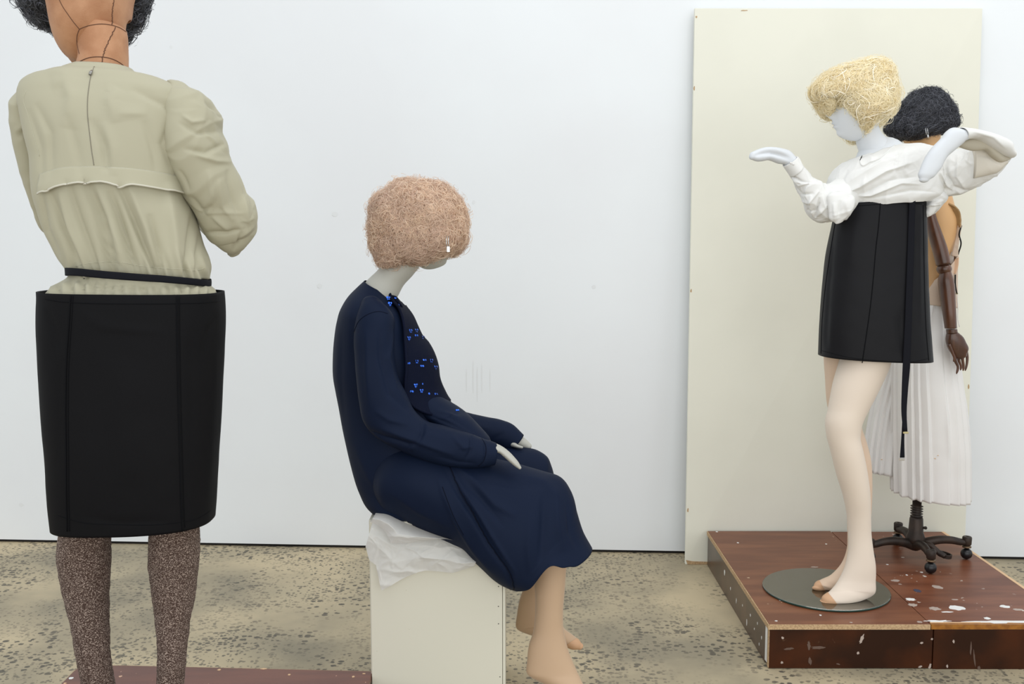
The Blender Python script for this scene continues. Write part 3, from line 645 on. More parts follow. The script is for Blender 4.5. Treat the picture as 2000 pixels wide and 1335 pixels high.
# sleeves
sl = [(332, 172, 380, 179, 2.262, .05), (326, 188, 405, 190, 2.26, .066), (322, 214, 424, 212, 2.255, .078), (322, 245, 431, 236, 2.252, .084), (324, 272, 430, 256, 2.252, .086), (330, 300, 441, 282, 2.255, .084), (342, 336, 446, 312, 2.26, .078), (358, 362, 463, 350, 2.27, .070),
      (378, 388, 476, 380, 2.285, .06), (390, 414, 492, 403, 2.3, .058), (400, 440, 499.5, 416, 2.315, .056), (412, 458, 500, 436, 2.33, .052), (430, 473, 495, 456, 2.34, .045), (446, 482, 474, 472, 2.35, .03)]
sf = [([(350, 240), (385, 262), (430, 258)], 6, -.006), ([(398, 200), (420, 214), (432, 232)], 6, -.006), ([(360, 290), (400, 300), (440, 280)], 7, -.007), ([(355, 225), (375, 240), (400, 235)], 5, .005), ([(395, 255), (425, 285)], 6, .005), ([(380, 300), (420, 315), (452, 318)], 8, .006),
      ([(372, 380), (400, 412), (415, 395)], 6, -.006), ([(403, 450), (440, 452), (470, 445)], 5, -.008), ([(470, 448), (455, 487)], 5, -.007), ([(440, 330), (452, 390), (470, 440)], 8, -.006), ([(405, 330), (412, 380), (405, 420)], 8, .006), ([(470, 380), (478, 430), (492, 425)], 6, .006),
      ([(415, 418), (450, 450)], 6, .006), ([(425, 350), (432, 400), (455, 430)], 6, .005), ([(352, 330), (372, 372)], 5, -.005), ([(455, 470), (492, 440)], 5, .005)]
s1 = mesh_ladder(sl, 150, 150, 'round', 'round', 2.2, sf, lambda G: .010 * crease(G, 8, 9, 5) + .003 * fbm(G, 7, 9, 2), None, .02)
o = link('sleeve', s1[0], s1[1], M_beige, lm)
bs1 = bvh_of(s1[:2])
fa = mesh_ladder([(420, 425, 480, 455, 2.36, .05), (400, 415, 450, 440, 2.45, .05), (385, 400, 425, 425, 2.55, .045)], 40, 20)
link('sleeve', fa[0], fa[1], M_beige, lm)
sl2 = [(44, 168, 72, 174, 2.27, .04), (31, 184, 78, 190, 2.28, .055), (28, 216, 86, 220, 2.29, .06), (35, 273, 92, 275, 2.31, .06), (46, 319, 98, 320, 2.33, .058), (59, 362, 106, 362, 2.35, .056), (72, 400, 112, 400, 2.37, .05), (80, 428, 116, 425, 2.385, .045), (90, 444, 116, 440, 2.4, .03)]
s2 = mesh_ladder(sl2, 70, 70, 'round', 'round', 2.2, [([(35, 270), (45, 262), (66, 290), (75, 320)], 6, -.006), ([(42, 175), (36, 215)], 5, -.004), ([(30, 260), (48, 245), (60, 250)], 6, .005), ([(60, 360), (90, 420)], 6, -.004)], lambda G: .003 * crease(G, 9, 4, 4))
link('sleeve', s2[0], s2[1], M_beige, lm)
cuff = mesh_ladder([(79, 414, 96, 420, 2.37, .02), (79, 424, 98, 434, 2.37, .022), (82, 434, 100, 446, 2.37, .02), (90, 444, 100, 449, 2.37, .01)], 24, 12)
link('cuff', cuff[0], cuff[1], M_beige, lm)
link('seam', *surf_line(bbl, [(353, 180), (346, 205), (342, 228), (341, 262), (342, 290), (346, 318), (349, 340)], .0007, 60, .0002, 5, 2.2), M_seamline, lm)
link('seam', *surf_line(bbl, [(52, 176), (46, 196), (52, 216), (62, 250), (70, 280), (77, 305)], .0007, 40, .0002, 5, 2.2), M_seamline, lm)
link('seam', *surf_line(bbl, [(148, 520), (160, 516), (189, 512), (215, 511), (238, 512), (262, 517), (295, 521), (325, 524), (356, 525), (380, 528), (398, 524)], .0006, 60, .0002, 5, 2.2), M_seamline, lm)
# flap of the yoke
top = [(78, 341), (100, 333), (121.5, 328), (154, 326), (219, 327), (270, 331), (310, 337), (347, 344)]
bot = [(79, 378), (108, 368), (135, 360.5), (167, 357.5), (216, 359), (235, 365), (267, 363), (302, 368.5), (335, 376), (360, 381)]
Tp = pline(top, 90); Bp = pline(bot, 90); Gf = np.zeros((12, 90, 3))
for v in range(12):
    for u in range(90):
        s = v / 11; q = Tp[u] * (1 - s) + Bp[u] * s; Gf[v, u] = on(bbl, q[0], q[1], .001 + .009 * s, 2.2)[0]
fl = link('yoke_flap', *patch_mesh(Gf), M_beige, lm, solid=.0015, recalc=False)
link('piping', *tube(Gf[-1] + np.array([0, -.0008, .002]), .0021, 6), M_piping, fl)
link('seam', *tube(Gf[0], .0009, 5), M_piping, fl)
zp = link('zipper', *surf_line(bbl, [(184, 130), (178, 147), (174, 168), (171.5, 189), (171, 221), (175.5, 264.6), (179.5, 297), (183.6, 322.6)], .0010, 60, .0002, 5, 2.2), mat('zip_grey', srgb(128, 123, 108), .6), lm, label='grey back zipper')
q0 = on(bbl, 180, 139, .003)[0]; q1 = on(bbl, 177, 148, .004)[0]
link('zipper_pull', *tube([q0, q0 * .6 + q1 * .4, q1], [.0012, .0032, .003], 8), mat('zip_pull', srgb(150, 148, 144), .3, metal=.7), zp)
# peplum under the belt
def pgather(px, py, G, N, face):
    ph = px / 21 + .35 * np.sin(px / 33) + (py - 540) * .006 * np.sin(px / 60); t = np.abs((ph % 1) * 2 - 1); return (.016 * t ** .8 - .006 + .001 * np.sin(px / 8.3 * 6.28)) * face * np.clip((600 - py) / 40, 0.3, 1) * np.clip((py - 546 - (px - 140) * .04) / 12, .15, 1)
pp = mesh_ladder([(144, 532, 402, 548, 2.25, .099), (138, 541, 404, 556, 2.25, .103), (118, 553, 411, 562, 2.25, .108), (98, 570, 419, 573, 2.25, .114), (94, 600, 422, 600, 2.25, .118)], 200, 26, None, None, 2.3, (), None, pgather)
link('peplum', pp[0], pp[1], M_beige, lm, solid=.0015)
bt_ = mesh_ladder([(138, 525, 407, 547, 2.25, .125), (138.5, 532, 407.5, 553, 2.25, .125), (139, 539.5, 407, 560, 2.25, .125)], 96, 5, None, None, 2.3)
# lift the near side of the belt into the slightly arched line it follows
Vb_ = bt_[0].copy(); Vb_[:, 2] += np.where(Vb_[:, 1] < 2.25, .010 * np.clip((2.25 - Vb_[:, 1]) / .11, 0, 1), 0)
belt = link('belt', Vb_, bt_[1], M_belt, lm, solid=.0022)
qa = P(165, 531, 2.149); qb = P(165, 545, 2.149)
link('slider', *tube([qa, qb], .0035, 8), M_metal, belt, label='small silver strap slider')
# skirt
sk = [(85, 567, 431, 570, 2.25, .128), (86, 580, 432, 583, 2.25, .130), (85.5, 600, 433, 603, 2.25, .131), (89, 700, 430, 700, 2.25, .133), (95, 800, 426, 800, 2.25, .133), (102, 900, 420, 900, 2.25, .130), (107, 980, 416, 978, 2.25, .123), (111, 1024, 414, 1014, 2.25, .118)]
skf = [([(90, 600), (105, 640), (118, 690)], 9, -.003), ([(425, 610), (405, 650), (395, 700)], 8, -.003), ([(150, 600), (200, 640), (330, 650)], 12, .002), ([(160, 1010), (240, 1022), (330, 1018)], 8, -.002), ([(120, 700), (118, 900)], 10, -.002), ([(372, 640), (376, 900)], 16, -.003), ([(240, 700), (235, 950)], 40, .004)]
s3 = mesh_ladder(sk, 140, 90, None, None, 2.7, skf, lambda G: .0012 * fbm(G, 9, 8, 3))
skirt = link('skirt', s3[0], s3[1], M_black, lm, solid=.003, label='black panelled pencil skirt')
bsk = bvh_of(s3[:2])
for poly, r in [([(138, 577), (134, 640), (130, 700), (128, 800), (129, 900), (129.5, 980), (131, 1037)], .0020), ([(345.6, 578), (346, 640), (347, 700), (349, 800), (352, 900), (354, 980), (356.5, 1037)], .0020)]:
    link('seam', *surf_line(bsk, poly, r, 60, .0005, 6, 2.2), M_blackseam, skirt)
    link('seam', *surf_line(bsk, [(x + 5, y) for x, y in poly], .0008, 60, .0005, 5, 2.2), M_blackseam, skirt)
link('seam', *surf_line(bsk, [(88, 584), (110, 588), (140, 590.5), (240, 593), (345, 592.5), (400, 591), (429, 588)], .0009, 60, .0003, 5, 2.2), M_blackseam, skirt)
link('hem_stitch', *surf_line(bsk, [(112, 1006), (150, 1018), (230, 1024), (330, 1022), (390, 1010), (412, 996)], .0007, 60, .0003, 5, 2.2), M_blackseam, skirt)
# legs in marled knit stockings
def knit(G): return .0012 * vnoise(G, 300, 2) + .002 * fbm(G, 30, 5, 2)
for nm, st in [('leg', [(125, 900, 210, 900, 2.26, .058), (118, 1000, 214, 1000, 2.26, .058), (117, 1040, 214, 1046, 2.27, .057), (113.5, 1078, 215, 1080, 2.275, .056), (118, 1120, 214, 1122, 2.275, .053), (128, 1169, 210.5, 1165, 2.27, .048), (142, 1225, 212, 1225, 2.265, .042), (151, 1277, 214, 1277, 2.26, .039), (160, 1335, 223, 1335, 2.26, .037), (165, 1380, 228, 1380, 2.26, .037), (160, 1412, 235, 1412, 2.27, .045), (158, 1428, 238, 1428, 2.29, .06)]),
               ('leg', [(300, 900, 385, 900, 2.26, .058), (294, 1000, 388, 1000, 2.26, .058), (292.5, 1048, 388, 1040, 2.27, .057), (291, 1092, 389, 1075, 2.275, .056), (298, 1148, 385, 1122, 2.275, .052), (305, 1207, 376, 1180, 2.27, .045), (308.5, 1260, 367, 1236, 2.265, .04), (308, 1300, 361, 1290, 2.26, .037), (307, 1335, 357, 1335, 2.26, .036), (306, 1380, 360, 1380, 2.26, .037), (300, 1412, 368, 1412, 2.27, .045), (298, 1428, 370, 1428, 2.29, .06)])]:
    l_ = mesh_ladder(st, 64, 90, 'round', 'flat', 2.0, (), knit); link(nm, l_[0], l_[1], M_knit, lm, label='leg in brown marled knit stocking')
    # short fibres standing off the knit
# feet, outside the frame, standing on the platform
for x in (198, 334):
    a = P(x, 1400, 2.25); a[2] = pz + .035
    f_ = tube([a + [0, .0, .02], a + [0, .03, .012], a + [0, .09, .0], a + [0, .15, -.012], a + [0, .17, -.018]], [.03, .036, .034, .022, .01], 16)
    V = f_[0]; V[:, 2] = np.maximum(V[:, 2], pz + .001); link('foot', V, f_[1], M_knit, lm)

# ------------------------------------------------------------------ seated mannequin
YS = 2.90
sm = root('mannequin', 'grey mannequin with frizzy pale wig in navy dress seated on the plinth', 'mannequin', (P(830, 1000, YS)[0], YS, pzt + .003))
hd = head_mesh(P(826, 446, 2.93), math.radians(28), math.radians(-4), 1.0)
nk = mesh_ladder([(762, 488, 838, 495, 2.92, .05), (748, 516, 822, 516, 2.915, .052), (736, 530, 806, 537, 2.91, .052), (722, 543, 788, 557, 2.905, .055), (710, 556, 777, 578, 2.90, .06), (698, 572, 762, 604, 2.90, .065)], 56, 40, 'round', 'round')
link('body', *join(hd, nk[:2]), M_grey_skin, sm, label='grey head and neck')
wg = [(760, 368, 868, 369, 2.91, .07), (742, 381, 888, 384, 2.91, .095), (733, 398, 901, 406, 2.91, .108), (728, 425, 907, 430, 2.91, .113), (729, 452, 905, 455, 2.91, .113), (733, 472, 898, 478, 2.91, .108), (739, 492, 872, 492, 2.91, .098), (744, 508, 815, 508, 2.91, .07)]
G, c = grid_ladder(wg, 72, 60, 'round', 'round', 2.4, .012)
N_ = gnormals(G, c); G = G + N_ * (fbm(G, 20, 31, 3) * .009)[..., None]
wgo = wig('wig', sm, M_blond, G, c, 15000, 24, .0045, .00055, 120, -.002, .011, 12, .35, fly=.12, flyh=.014, label='frizzy peach blond wig')
# lock of wig hanging in front of the face, seen beyond the jaw
wf = [(884, 466, 900, 466, 2.98, .02), (880, 480, 902, 480, 2.98, .022), (878, 490, 897, 490, 2.98, .018)]
G2, c2 = grid_ladder(wf, 24, 16, 'round', 'round'); wig('wig_lock', sm, M_blond, G2, c2, 500, 14, .004, .0005, 120, 0, .004, 4, .6)
clip = link('earring', *box(*(lambda q: (q[0] - .0045, q[0] + .0045, q[1] - .003, q[1], q[2] - .008, q[2] + .008))(P(875.5, 486.5, 2.78))), M_metal, sm, smooth=False, bevel=.001, label='silver earring with a long clasp')
link('clasp', *tube([P(872, 461, 2.79), P(872, 482, 2.782)], .0012, 6), M_metal, clip)
link('clasp', *tube([P(876, 461, 2.79), P(876, 482, 2.782)], .0012, 6), M_metal, clip)
link('hair_comb', *tube([P(738, 507, 2.88), P(744, 509, 2.86), P(750, 514, 2.85)], .003, 6), M_thread, sm)

dt = [(712, 547, 760, 572, 2.90, .062), (698, 560, 771, 588, 2.90, .10), (682, 577, 782, 600, 2.90, .135), (668, 601, 795, 610, 2.90, .155), (660, 627, 810, 628, 2.90, .158), (654.5, 659, 824, 656, 2.90, .155), (651, 699, 846, 690, 2.90, .15), (651.5, 735, 856, 728, 2.90, .145), (657, 765, 862, 756, 2.90, .14), (663, 793, 874, 784, 2.90, .14),
      (673, 845, 892, 818, 2.90, .145), (686, 905, 905, 860, 2.90, .155), (702, 955, 905, 915, 2.90, .16), (722, 987, 880, 975, 2.90, .155), (745, 1003, 850, 1010, 2.90, .12)]
tf = [([(668, 640), (664, 740), (676, 850)], 8, -.003), ([(690, 860), (720, 930), (760, 985)], 14, .005), ([(760, 900), (820, 930), (870, 935)], 12, -.005), ([(690, 600), (688, 650), (690, 720)], 5, -.003), ([(700, 590), (740, 592), (765, 604)], 8, -.002)]
d1 = mesh_ladder(dt, 110, 110, None, 'round', 2.1, tf, lambda G: .0015 * fbm(G, 6, 2, 2), None, .02)
dress = link('dress', settle(d1[0]), d1[1], M_navy, sm, label='dark navy crepe dress')
bdr = bvh_of(d1[:2])
lap = [(752, 890, 746, 985, 2.89, .085, 2.82), (778, 882, 760, 1004, 2.885, .115, 2.80), (830, 885, 792, 1018, 2.88, .145, 2.76), (895, 898, 840, 1036, 2.88, .14, 2.735), (960, 906, 880, 1054, 2.88, .13, 2.73), (1022, 914, 908, 1071, 2.87, .12, 2.73), (1066, 924, 930, 1098, 2.865, .12, 2.73), (1093, 933, 948, 1116, 2.86, .12, 2.73), (1105, 950, 962, 1130, 2.855, .122, 2.735), (1113, 985, 976, 1141, 2.855, .125, 2.74), (1127, 1031, 989, 1148, 2.855, .13, 2.745), (1143, 1061, 998, 1152, 2.855, .135, 2.75)]
lf = [([(868, 915), (895, 965), (925, 1010), (955, 1065), (990, 1115), (1000, 1148)], 7, -.010), ([(880, 912), (905, 960), (938, 1010), (968, 1060), (1003, 1115), (1008, 1145)], 4, .007), ([(850, 920), (868, 970), (890, 1020), (925, 1075), (965, 1125)], 8, .006), ([(892, 912), (925, 940), (965, 985), (1010, 1010)], 9, .009), ([(900, 935), (940, 975), (985, 1030)], 8, -.007),
      ([(1000, 925), (1060, 940), (1095, 975)], 12, .006), ([(1062, 960), (1060, 1030), (1055, 1100)], 10, -.010), ([(1085, 950), (1088, 1020), (1100, 1085)], 10, .007), ([(1106, 980), (1112, 1040), (1128, 1075)], 6, -.005), ([(940, 935), (1000, 950), (1050, 950)], 8, -.004), ([(1035, 1000), (1030, 1070), (1035, 1125)], 9, .006), ([(760, 960), (820, 1000), (880, 1030)], 10, .004)]
G_, c_ = grid_ladder(lap, 180, 140, 'round', None, 2.3, .02); G_ = displace(G_, c_, lf, lambda G: .0012 * fbm(G, 6, 6, 2))
pxx, _ = proj(G_); wv = np.clip((np.arange(G_.shape[0]) / (G_.shape[0] - 1) - .8) / .2, 0, 1)[:, None] ** 1.5
G_[..., 2] += wv * (.046 * np.exp(-((pxx - 1074) / 30) ** 2) - .004 * np.exp(-((pxx - 1036) / 12) ** 2) + .006 * np.exp(-((pxx - 1112) / 10) ** 2))
l1 = (settle(G_), grid_faces(G_.shape[0], 180, True, True, False))
link('dress_skirt', l1[0], l1[1], M_navy, sm, solid=.0025)
blap = bvh_of(l1[:2])
fk = mesh_ladder([(940, 860, 940, 960, 3.04, .08), (985, 872, 975, 970, 3.04, .085), (1024, 874, 1010, 985, 3.04, .085), (1051, 880, 1030, 1000, 3.04, .08), (1069, 892, 1040, 1010, 3.04, .075), (1077, 909, 1040, 1030, 3.04, .07), (1083, 930, 1040, 1060, 3.04, .07)], 48, 40, 'round', 'round')
link('dress_skirt', fk[0], fk[1], M_navy, sm)
link('placket_edge', *surf_line(blap, [(878, 911), (899, 957), (925, 1002), (939.5, 1032), (954, 1058), (974, 1086), (991, 1109), (1001, 1132), (1004, 1150)], .0016, 60, .001, 6, 2.75, .8), M_navyseam, sm, label='rolled edge of the skirt opening')
link('placket_edge', *surf_line(blap, [(864, 950), (873, 975), (887, 1010), (905, 1044)], .0010, 30, .0005, 5, 2.75), M_navyseam, sm)
ns = [(706, 612, 752, 600, 2.79, .05), (696, 634, 768, 616, 2.765, .055), (692, 665, 769, 650, 2.75, .058), (694, 700, 769, 690, 2.742, .058), (698, 745, 776, 735, 2.735, .058), (703, 785, 792, 768, 2.73, .057), (711, 822, 808, 800, 2.725, .056), (733, 850, 832, 822, 2.722, .055), (770, 872, 866, 832, 2.722, .055), (815, 892, 895, 841, 2.722, .053), (860, 906, 925, 850, 2.725, .048), (900, 912, 945, 858, 2.73, .043), (935, 912, 960, 862, 2.735, .038), (964, 908, 969, 865, 2.74, .034)]
nf = [([(722, 840), (750, 855), (800, 868), (815, 862)], 6, -.008), ([(740, 835), (780, 850), (830, 868), (890, 890)], 8, .008), ([(815, 870), (826, 845), (828, 822)], 5, -.007), ([(808, 868), (800, 878)], 6, .004), ([(740, 640), (742, 700), (760, 770), (800, 806)], 8, -.006), ([(715, 640), (716, 720), (722, 800)], 10, .005), ([(770, 640), (758, 700), (775, 760)], 6, .005),
      ([(920, 850), (918, 880), (908, 900)], 4, -.006), ([(880, 850), (905, 875), (925, 872)], 6, .005), ([(850, 890), (895, 903), (930, 905)], 5, -.004), ([(945, 858), (948, 890), (940, 910)], 4, -.004), ([(730, 800), (760, 820), (800, 830)], 8, .004)]
n1 = mesh_ladder(ns, 110, 180, 'round', None, 2.1, nf, lambda G: .0012 * fbm(G, 8, 3, 2) + .0015 * crease(G, 8, 6, 3), None, .03)
ns_o = link('sleeve', n1[0], n1[1], M_navy, sm, solid=.002)
bns = bvh_of(n1[:2])
link('seam', *surf_line(bns, [(691, 650), (700, 628), (722, 612), (741, 608), (757, 612)], .0007, 30, .0005, 5, 2.75), M_navyseam, ns_o)
link('seam', *surf_line(bns, [(941, 856), (948, 868), (949, 885), (944, 900), (934, 910)], .0008, 24, .0005, 5, 2.75), M_navyseam, ns_o)
fs = mesh_ladder([(870, 790, 870, 850, 3.06, .045), (908, 804, 905, 858, 3.06, .045), (950, 814, 942, 866, 3.06, .045), (980, 820, 970, 874, 3.06, .043), (1002, 829, 985, 880, 3.06, .04), (1023, 849, 999, 877, 3.06, .034)], 56, 50, 'round', None, 2.0, [([(960, 860), (985, 845)], 4, -.004), ([(900, 825), (960, 838)], 8, .004)])
link('sleeve', fs[0], fs[1], M_navy, sm, solid=.002)
h1 = mesh_ladder([(1003, 846, 990, 872, 3.06, .022), (1018, 851, 1008, 871, 3.06, .02), (1027, 857, 1018, 874, 3.06, .016), (1035, 865, 1028, 876.5, 3.06, .011)], 28, 24)
link('hand', h1[0], h1[1], M_grey_skin, sm)
th1 = mesh_ladder([(1004, 862, 1000, 872, 3.03, .01), (1012, 868, 1008, 874, 3.02, .008), (1020, 871, 1018, 875.5, 3.015, .005)], 16, 12); link('thumb', th1[0], th1[1], M_grey_skin, sm)
h2 = mesh_ladder([(955, 862, 955, 884, 2.735, .024), (968, 866, 967, 884, 2.735, .023), (980, 871.5, 975, 884, 2.732, .021), (992, 880, 985, 892, 2.728, .019), (1005, 893, 997, 903, 2.722, .017), (1013, 903, 1007, 911, 2.718, .013), (1017.5, 911, 1013, 915, 2.716, .008)], 32, 36)
link('hand', h2[0], h2[1], M_grey_skin, sm)
bh2 = bvh_of(h2[:2])
# midriff under the panel, gathered
mg = mesh_ladder([(800, 790, 870, 780, 2.84, .06), (826, 822, 912, 806, 2.84, .075), (856, 850, 932, 826, 2.83, .08), (890, 880, 950, 846, 2.82, .07)], 60, 50, 'round', 'round', 2.0, [([(840, 812), (885, 830), (915, 845)], 4, -.006), ([(870, 812), (900, 828), (925, 845)], 4, -.005), ([(850, 800), (900, 818)], 4, .005)])
link('dress_drape', mg[0], mg[1], M_navy, sm)
bpan = bvh_of(d1[:2])
Lp = [(757, 574), (764, 590), (776, 604), (786, 636), (788, 660), (791, 690), (792.5, 720), (791, 750), (792, 768), (806, 790), (832, 805), (865, 812), (893, 818)]
Rp = [(774, 578), (788, 600), (802, 620), (811, 640), (820, 658), (832, 672), (842, 690), (850, 715), (853, 738), (862, 762), (872, 780), (880, 789), (886, 796), (892, 802), (900, 812)]
Gp = patch(bpan, Lp, Rp, 26, 90, .008, 2.86)
Gp[..., 1] -= .012 * np.linspace(1, .2, 26)[None] ** 2
pan = link('beaded_panel', *patch_mesh(Gp), M_navy2, sm, solid=.003, recalc=False, label='dark navy bodice panel with blue sequins')
link('panel_edge', *tube(Gp[:, 0] + np.array([0, -.002, 0]), .0045, 8), M_navy2, pan)
bp = BVHTree.FromPolygons([Vector(v) for v in Gp.reshape(-1, 3)], patch_mesh(Gp)[1])
for k, xx in enumerate([0.2, .38, .55, .72]):
    for row in [(8, 30), (34, 60), (62, 74)]:
        for v in range(row[0], row[1]):
            pass
V, Fc = [], []
for xx in (.22, .4, .58, .76):
    u = int(xx * 25)
    for v in range(6, 84, 1):
        if random.Random(v * 31 + u).random() < .62:
            e, f = ellipsoid(Gp[v, u] + np.array([0, -.0012, 0]), .0007, .0007, .0011, 5, 4); V.append((e, f))
VV, FF = join(*V); link('bead_rows', VV, FF, M_bead, pan, smooth=False, kind='stuff')
sq = None
cl = [(600, 152, 5), (638, 150, 5), (563, 168, 4), (590, 199, 6), (638, 187, 3), (683, 195, 4), (588, 365, 3), (642, 350, 5), (692, 345, 3), (735, 345, 5), (764, 388, 6), (676, 383, 3), (636, 503, 6), (610, 548, 3), (686, 500, 2), (673, 540, 5), (728, 565, 2), (767, 567, 3), (785, 647, 6), (845, 655, 6), (872, 655, 3), (912, 672, 3)]
cl = [(620 + a / 3.337, 600 + b / 3.337, s) for a, b, s in cl] + [(620 + 513 / 3.708, 330 + 930 / 3.708, 5), (620 + 555 / 3.708, 330 + 935 / 3.708, 3), (620 + 525 / 3.708, 330 + 970 / 3.708, 6), (620 + 590 / 3.708, 330 + 990 / 3.708, 3)]
def disc_mesh():
    V = [(0, 0, .0006)] + [(.0030 * math.cos(a), .0030 * math.sin(a), 0) for a in np.linspace(0, 2 * math.pi, 11)[:-1]] + [(.0030 * math.cos(a), .0030 * math.sin(a), -.0004) for a in np.linspace(0, 2 * math.pi, 11)[:-1]]
    return V, [(0, 1 + i, 1 + (i + 1) % 10) for i in range(10)] + [(1 + i, 11 + i, 11 + (i + 1) % 10, 1 + (i + 1) % 10) for i in range(10)]
rs = random.Random(9); dm = None
for a, b, s in cl:
    for dx, dy, sc in [(-1.9, -.6, 1), (1.9, -.4, 1), (-1, 3.2, .6), (1.2, 3.4, .6), (0, 5.4, .45)][:max(1, s - 1) if s < 6 else 5]:
        q, n = on(bp, a + dx, b + dy, .0042, 2.8)
        if dm is None:
            V, Fc = disc_mesh(); o = link('sequin', np.array(V) + BASE[pan.name], Fc, M_sequin, pan, smooth=False); dm = o.data
        else:
            o = bpy.data.objects.new('sequin', dm); scene.collection.objects.link(o); o.parent = pan
        nn = (Vector(n) + Vector((rs.uniform(-.25, .25), rs.uniform(-.25, .25), rs.uniform(-.1, .5)))).normalized()
        o.location = Vector(q) - Vector(BASE[pan.name]); o.rotation_euler = nn.to_track_quat('Z', 'Y').to_euler(); o.scale = (sc,) * 3
# legs
lg = mesh_ladder([(1000, 960, 1100, 962, 2.84, .055), (1030, 1050, 1106, 1050, 2.83, .055), (1041, 1110, 1106.5, 1100, 2.825, .052), (1044.5, 1150, 1104, 1140, 2.82, .05), (1045, 1195, 1100, 1195, 2.815, .045), (1040.5, 1236, 1101.5, 1232, 2.81, .04), (1034, 1255, 1107, 1258, 2.805, .038), (1029.5, 1290, 1119, 1292, 2.80, .038), (1030, 1316, 1130, 1316, 2.795, .037), (1062, 1335, 1139, 1335, 2.785, .036), (1092, 1350, 1150, 1352, 2.775, .034), (1120, 1366, 1160, 1366, 2.765, .026)], 56, 110)
link('leg', lg[0], lg[1], M_stock, sm, label='leg in sheer tan stocking')
lg2 = mesh_ladder([(1035, 1000, 1085, 1000, 3.03, .045), (1030, 1090, 1085, 1095, 3.03, .045), (1025, 1140, 1084, 1142, 3.03, .045), (1014.5, 1172, 1080, 1175, 3.03, .043), (1010, 1198, 1080, 1200, 3.03, .04), (1008.5, 1226, 1092, 1213, 3.03, .036), (1030, 1237.5, 1104, 1228, 3.02, .034), (1072, 1248, 1113, 1235, 3.01, .032), (1098, 1260, 1123, 1243, 3.005, .028), (1115, 1265.5, 1130, 1249, 3.0, .022), (1127, 1266, 1134, 1256, 3.0, .012)], 48, 90)
l2 = link('leg', lg2[0], lg2[1], M_stock, sm, label='leg in sheer tan stocking')
tc_ = mesh_ladder([(1102, 1262, 1126, 1245, 3.003, .0275), (1115, 1266.3, 1131, 1249, 2.999, .0228), (1128, 1267, 1135.5, 1255.5, 2.999, .0128)], 32, 14, 'flat', 'round')
link('stocking_toe', tc_[0], tc_[1], M_toe, l2, label='darker reinforced stocking toe')
# ------------------------------------------------------------------ blond standing mannequin
YB = 3.40; dz = pz + .008
dc = (PZ(1493, 1137, dz) + PZ(1740, 1163, dz)) / 2; n_ = PZ(1648, 1191, dz)[1]; f_ = PZ(1558, 1108.5, dz)[1]
cy = (n_ + f_) / 2; R_ = (f_ - n_) / 2; cx = (PZ(1493.5, 1136, dz)[0] + PZ(1740, 1163, dz)[0]) / 2
print('disc', cx, cy, R_)
bm2 = root('mannequin', 'white mannequin with yellow blond wig, white shirt and black miniskirt on glass disc', 'mannequin', (cx, cy, pz))
base = link('glass_base', *lathe([(R_ - .001, .0005), (R_, .0015), (R_, .007), (R_ - .001, .008)], (cx, cy, pz), 96), M_glass, bm2, smooth=False, label='round grey glass base disc')
link('glass_rim', *lathe([(R_ + .0002, .0012), (R_ + .0007, .002), (R_ + .0007, .0062), (R_ + .0002, .007)], (cx, cy, pz), 96), M_glassedge, base, smooth=True)
hd = head_mesh(P(1683, 205, 3.385), math.radians(180), math.radians(0), 1.0)
nk = mesh_ladder([(1668, 225, 1715, 215, 3.40, .045), (1669, 250, 1714, 240, 3.40, .047), (1671, 268, 1717, 254, 3.40, .048), (1676, 287, 1728, 268, 3.40, .052), (1681, 305, 1745, 280, 3.40, .06), (1672, 325, 1770, 295, 3.40, .08)], 56, 44, 'round', 'round')
tor = mesh_ladder([(1672, 320, 1770, 300, 3.40, .07), (1655, 360, 1795, 340, 3.4, .09), (1665, 420, 1790, 410, 3.4, .09), (1665, 500, 1790, 500, 3.4, .09), (1640, 620, 1790, 620, 3.4, .1)], 40, 40)
link('body', *join(hd, nk[:2], tor[:2]), M_white_skin, bm2, label='glossy white head, neck and torso')
wg = [(1660, 133, 1728, 124, 3.40, .055), (1622, 147, 1736, 138, 3.40, .085), (1602, 163, 1737, 156, 3.40, .1), (1590, 182, 1742, 176, 3.40, .103), (1598, 193, 1743, 195, 3.40, .1), (1625, 204, 1740, 210, 3.39, .108), (1641, 216, 1736, 222, 3.385, .112), (1655, 230, 1724, 230, 3.38, .11), (1664, 241, 1705, 239, 3.375, .105), (1674, 248, 1695, 247, 3.37, .09)]
G, c = grid_ladder(wg, 72, 60, 'round', 'round', 2.5, .012)
N_ = gnormals(G, c); G = G + N_ * (fbm(G, 20, 37, 3) * .005)[..., None]
wig('wig', bm2, M_yellow, G, c, 12000, 26, .0065, .0006, 45, -.002, .011, 22, .0, fly=.12, flyh=.016, label='tousled yellow blond wig')
V2, F2, t2 = hair_strands(G, c, 260, 40, .006, .0011, 35, .004, .012, 91)
wig_loops = link('loose_loops', V2 , F2, mat('cream_hair', srgb(255, 247, 228), .6), bm2, recalc=False, label='thick cream strands looping over the wig')
wf = [(1602, 190, 1632, 194, 3.38, .05), (1606, 203, 1629, 204, 3.38, .045), (1611, 214, 1627, 213, 3.38, .03), (1616, 221, 1624, 219, 3.38, .012)]
G2, c2 = grid_ladder(wf, 30, 20, 'round', 'round'); wig('wig_fringe', bm2, M_yellow, G2, c2, 900, 16, .005, .0005, 70, 0, .004, 8, .0)
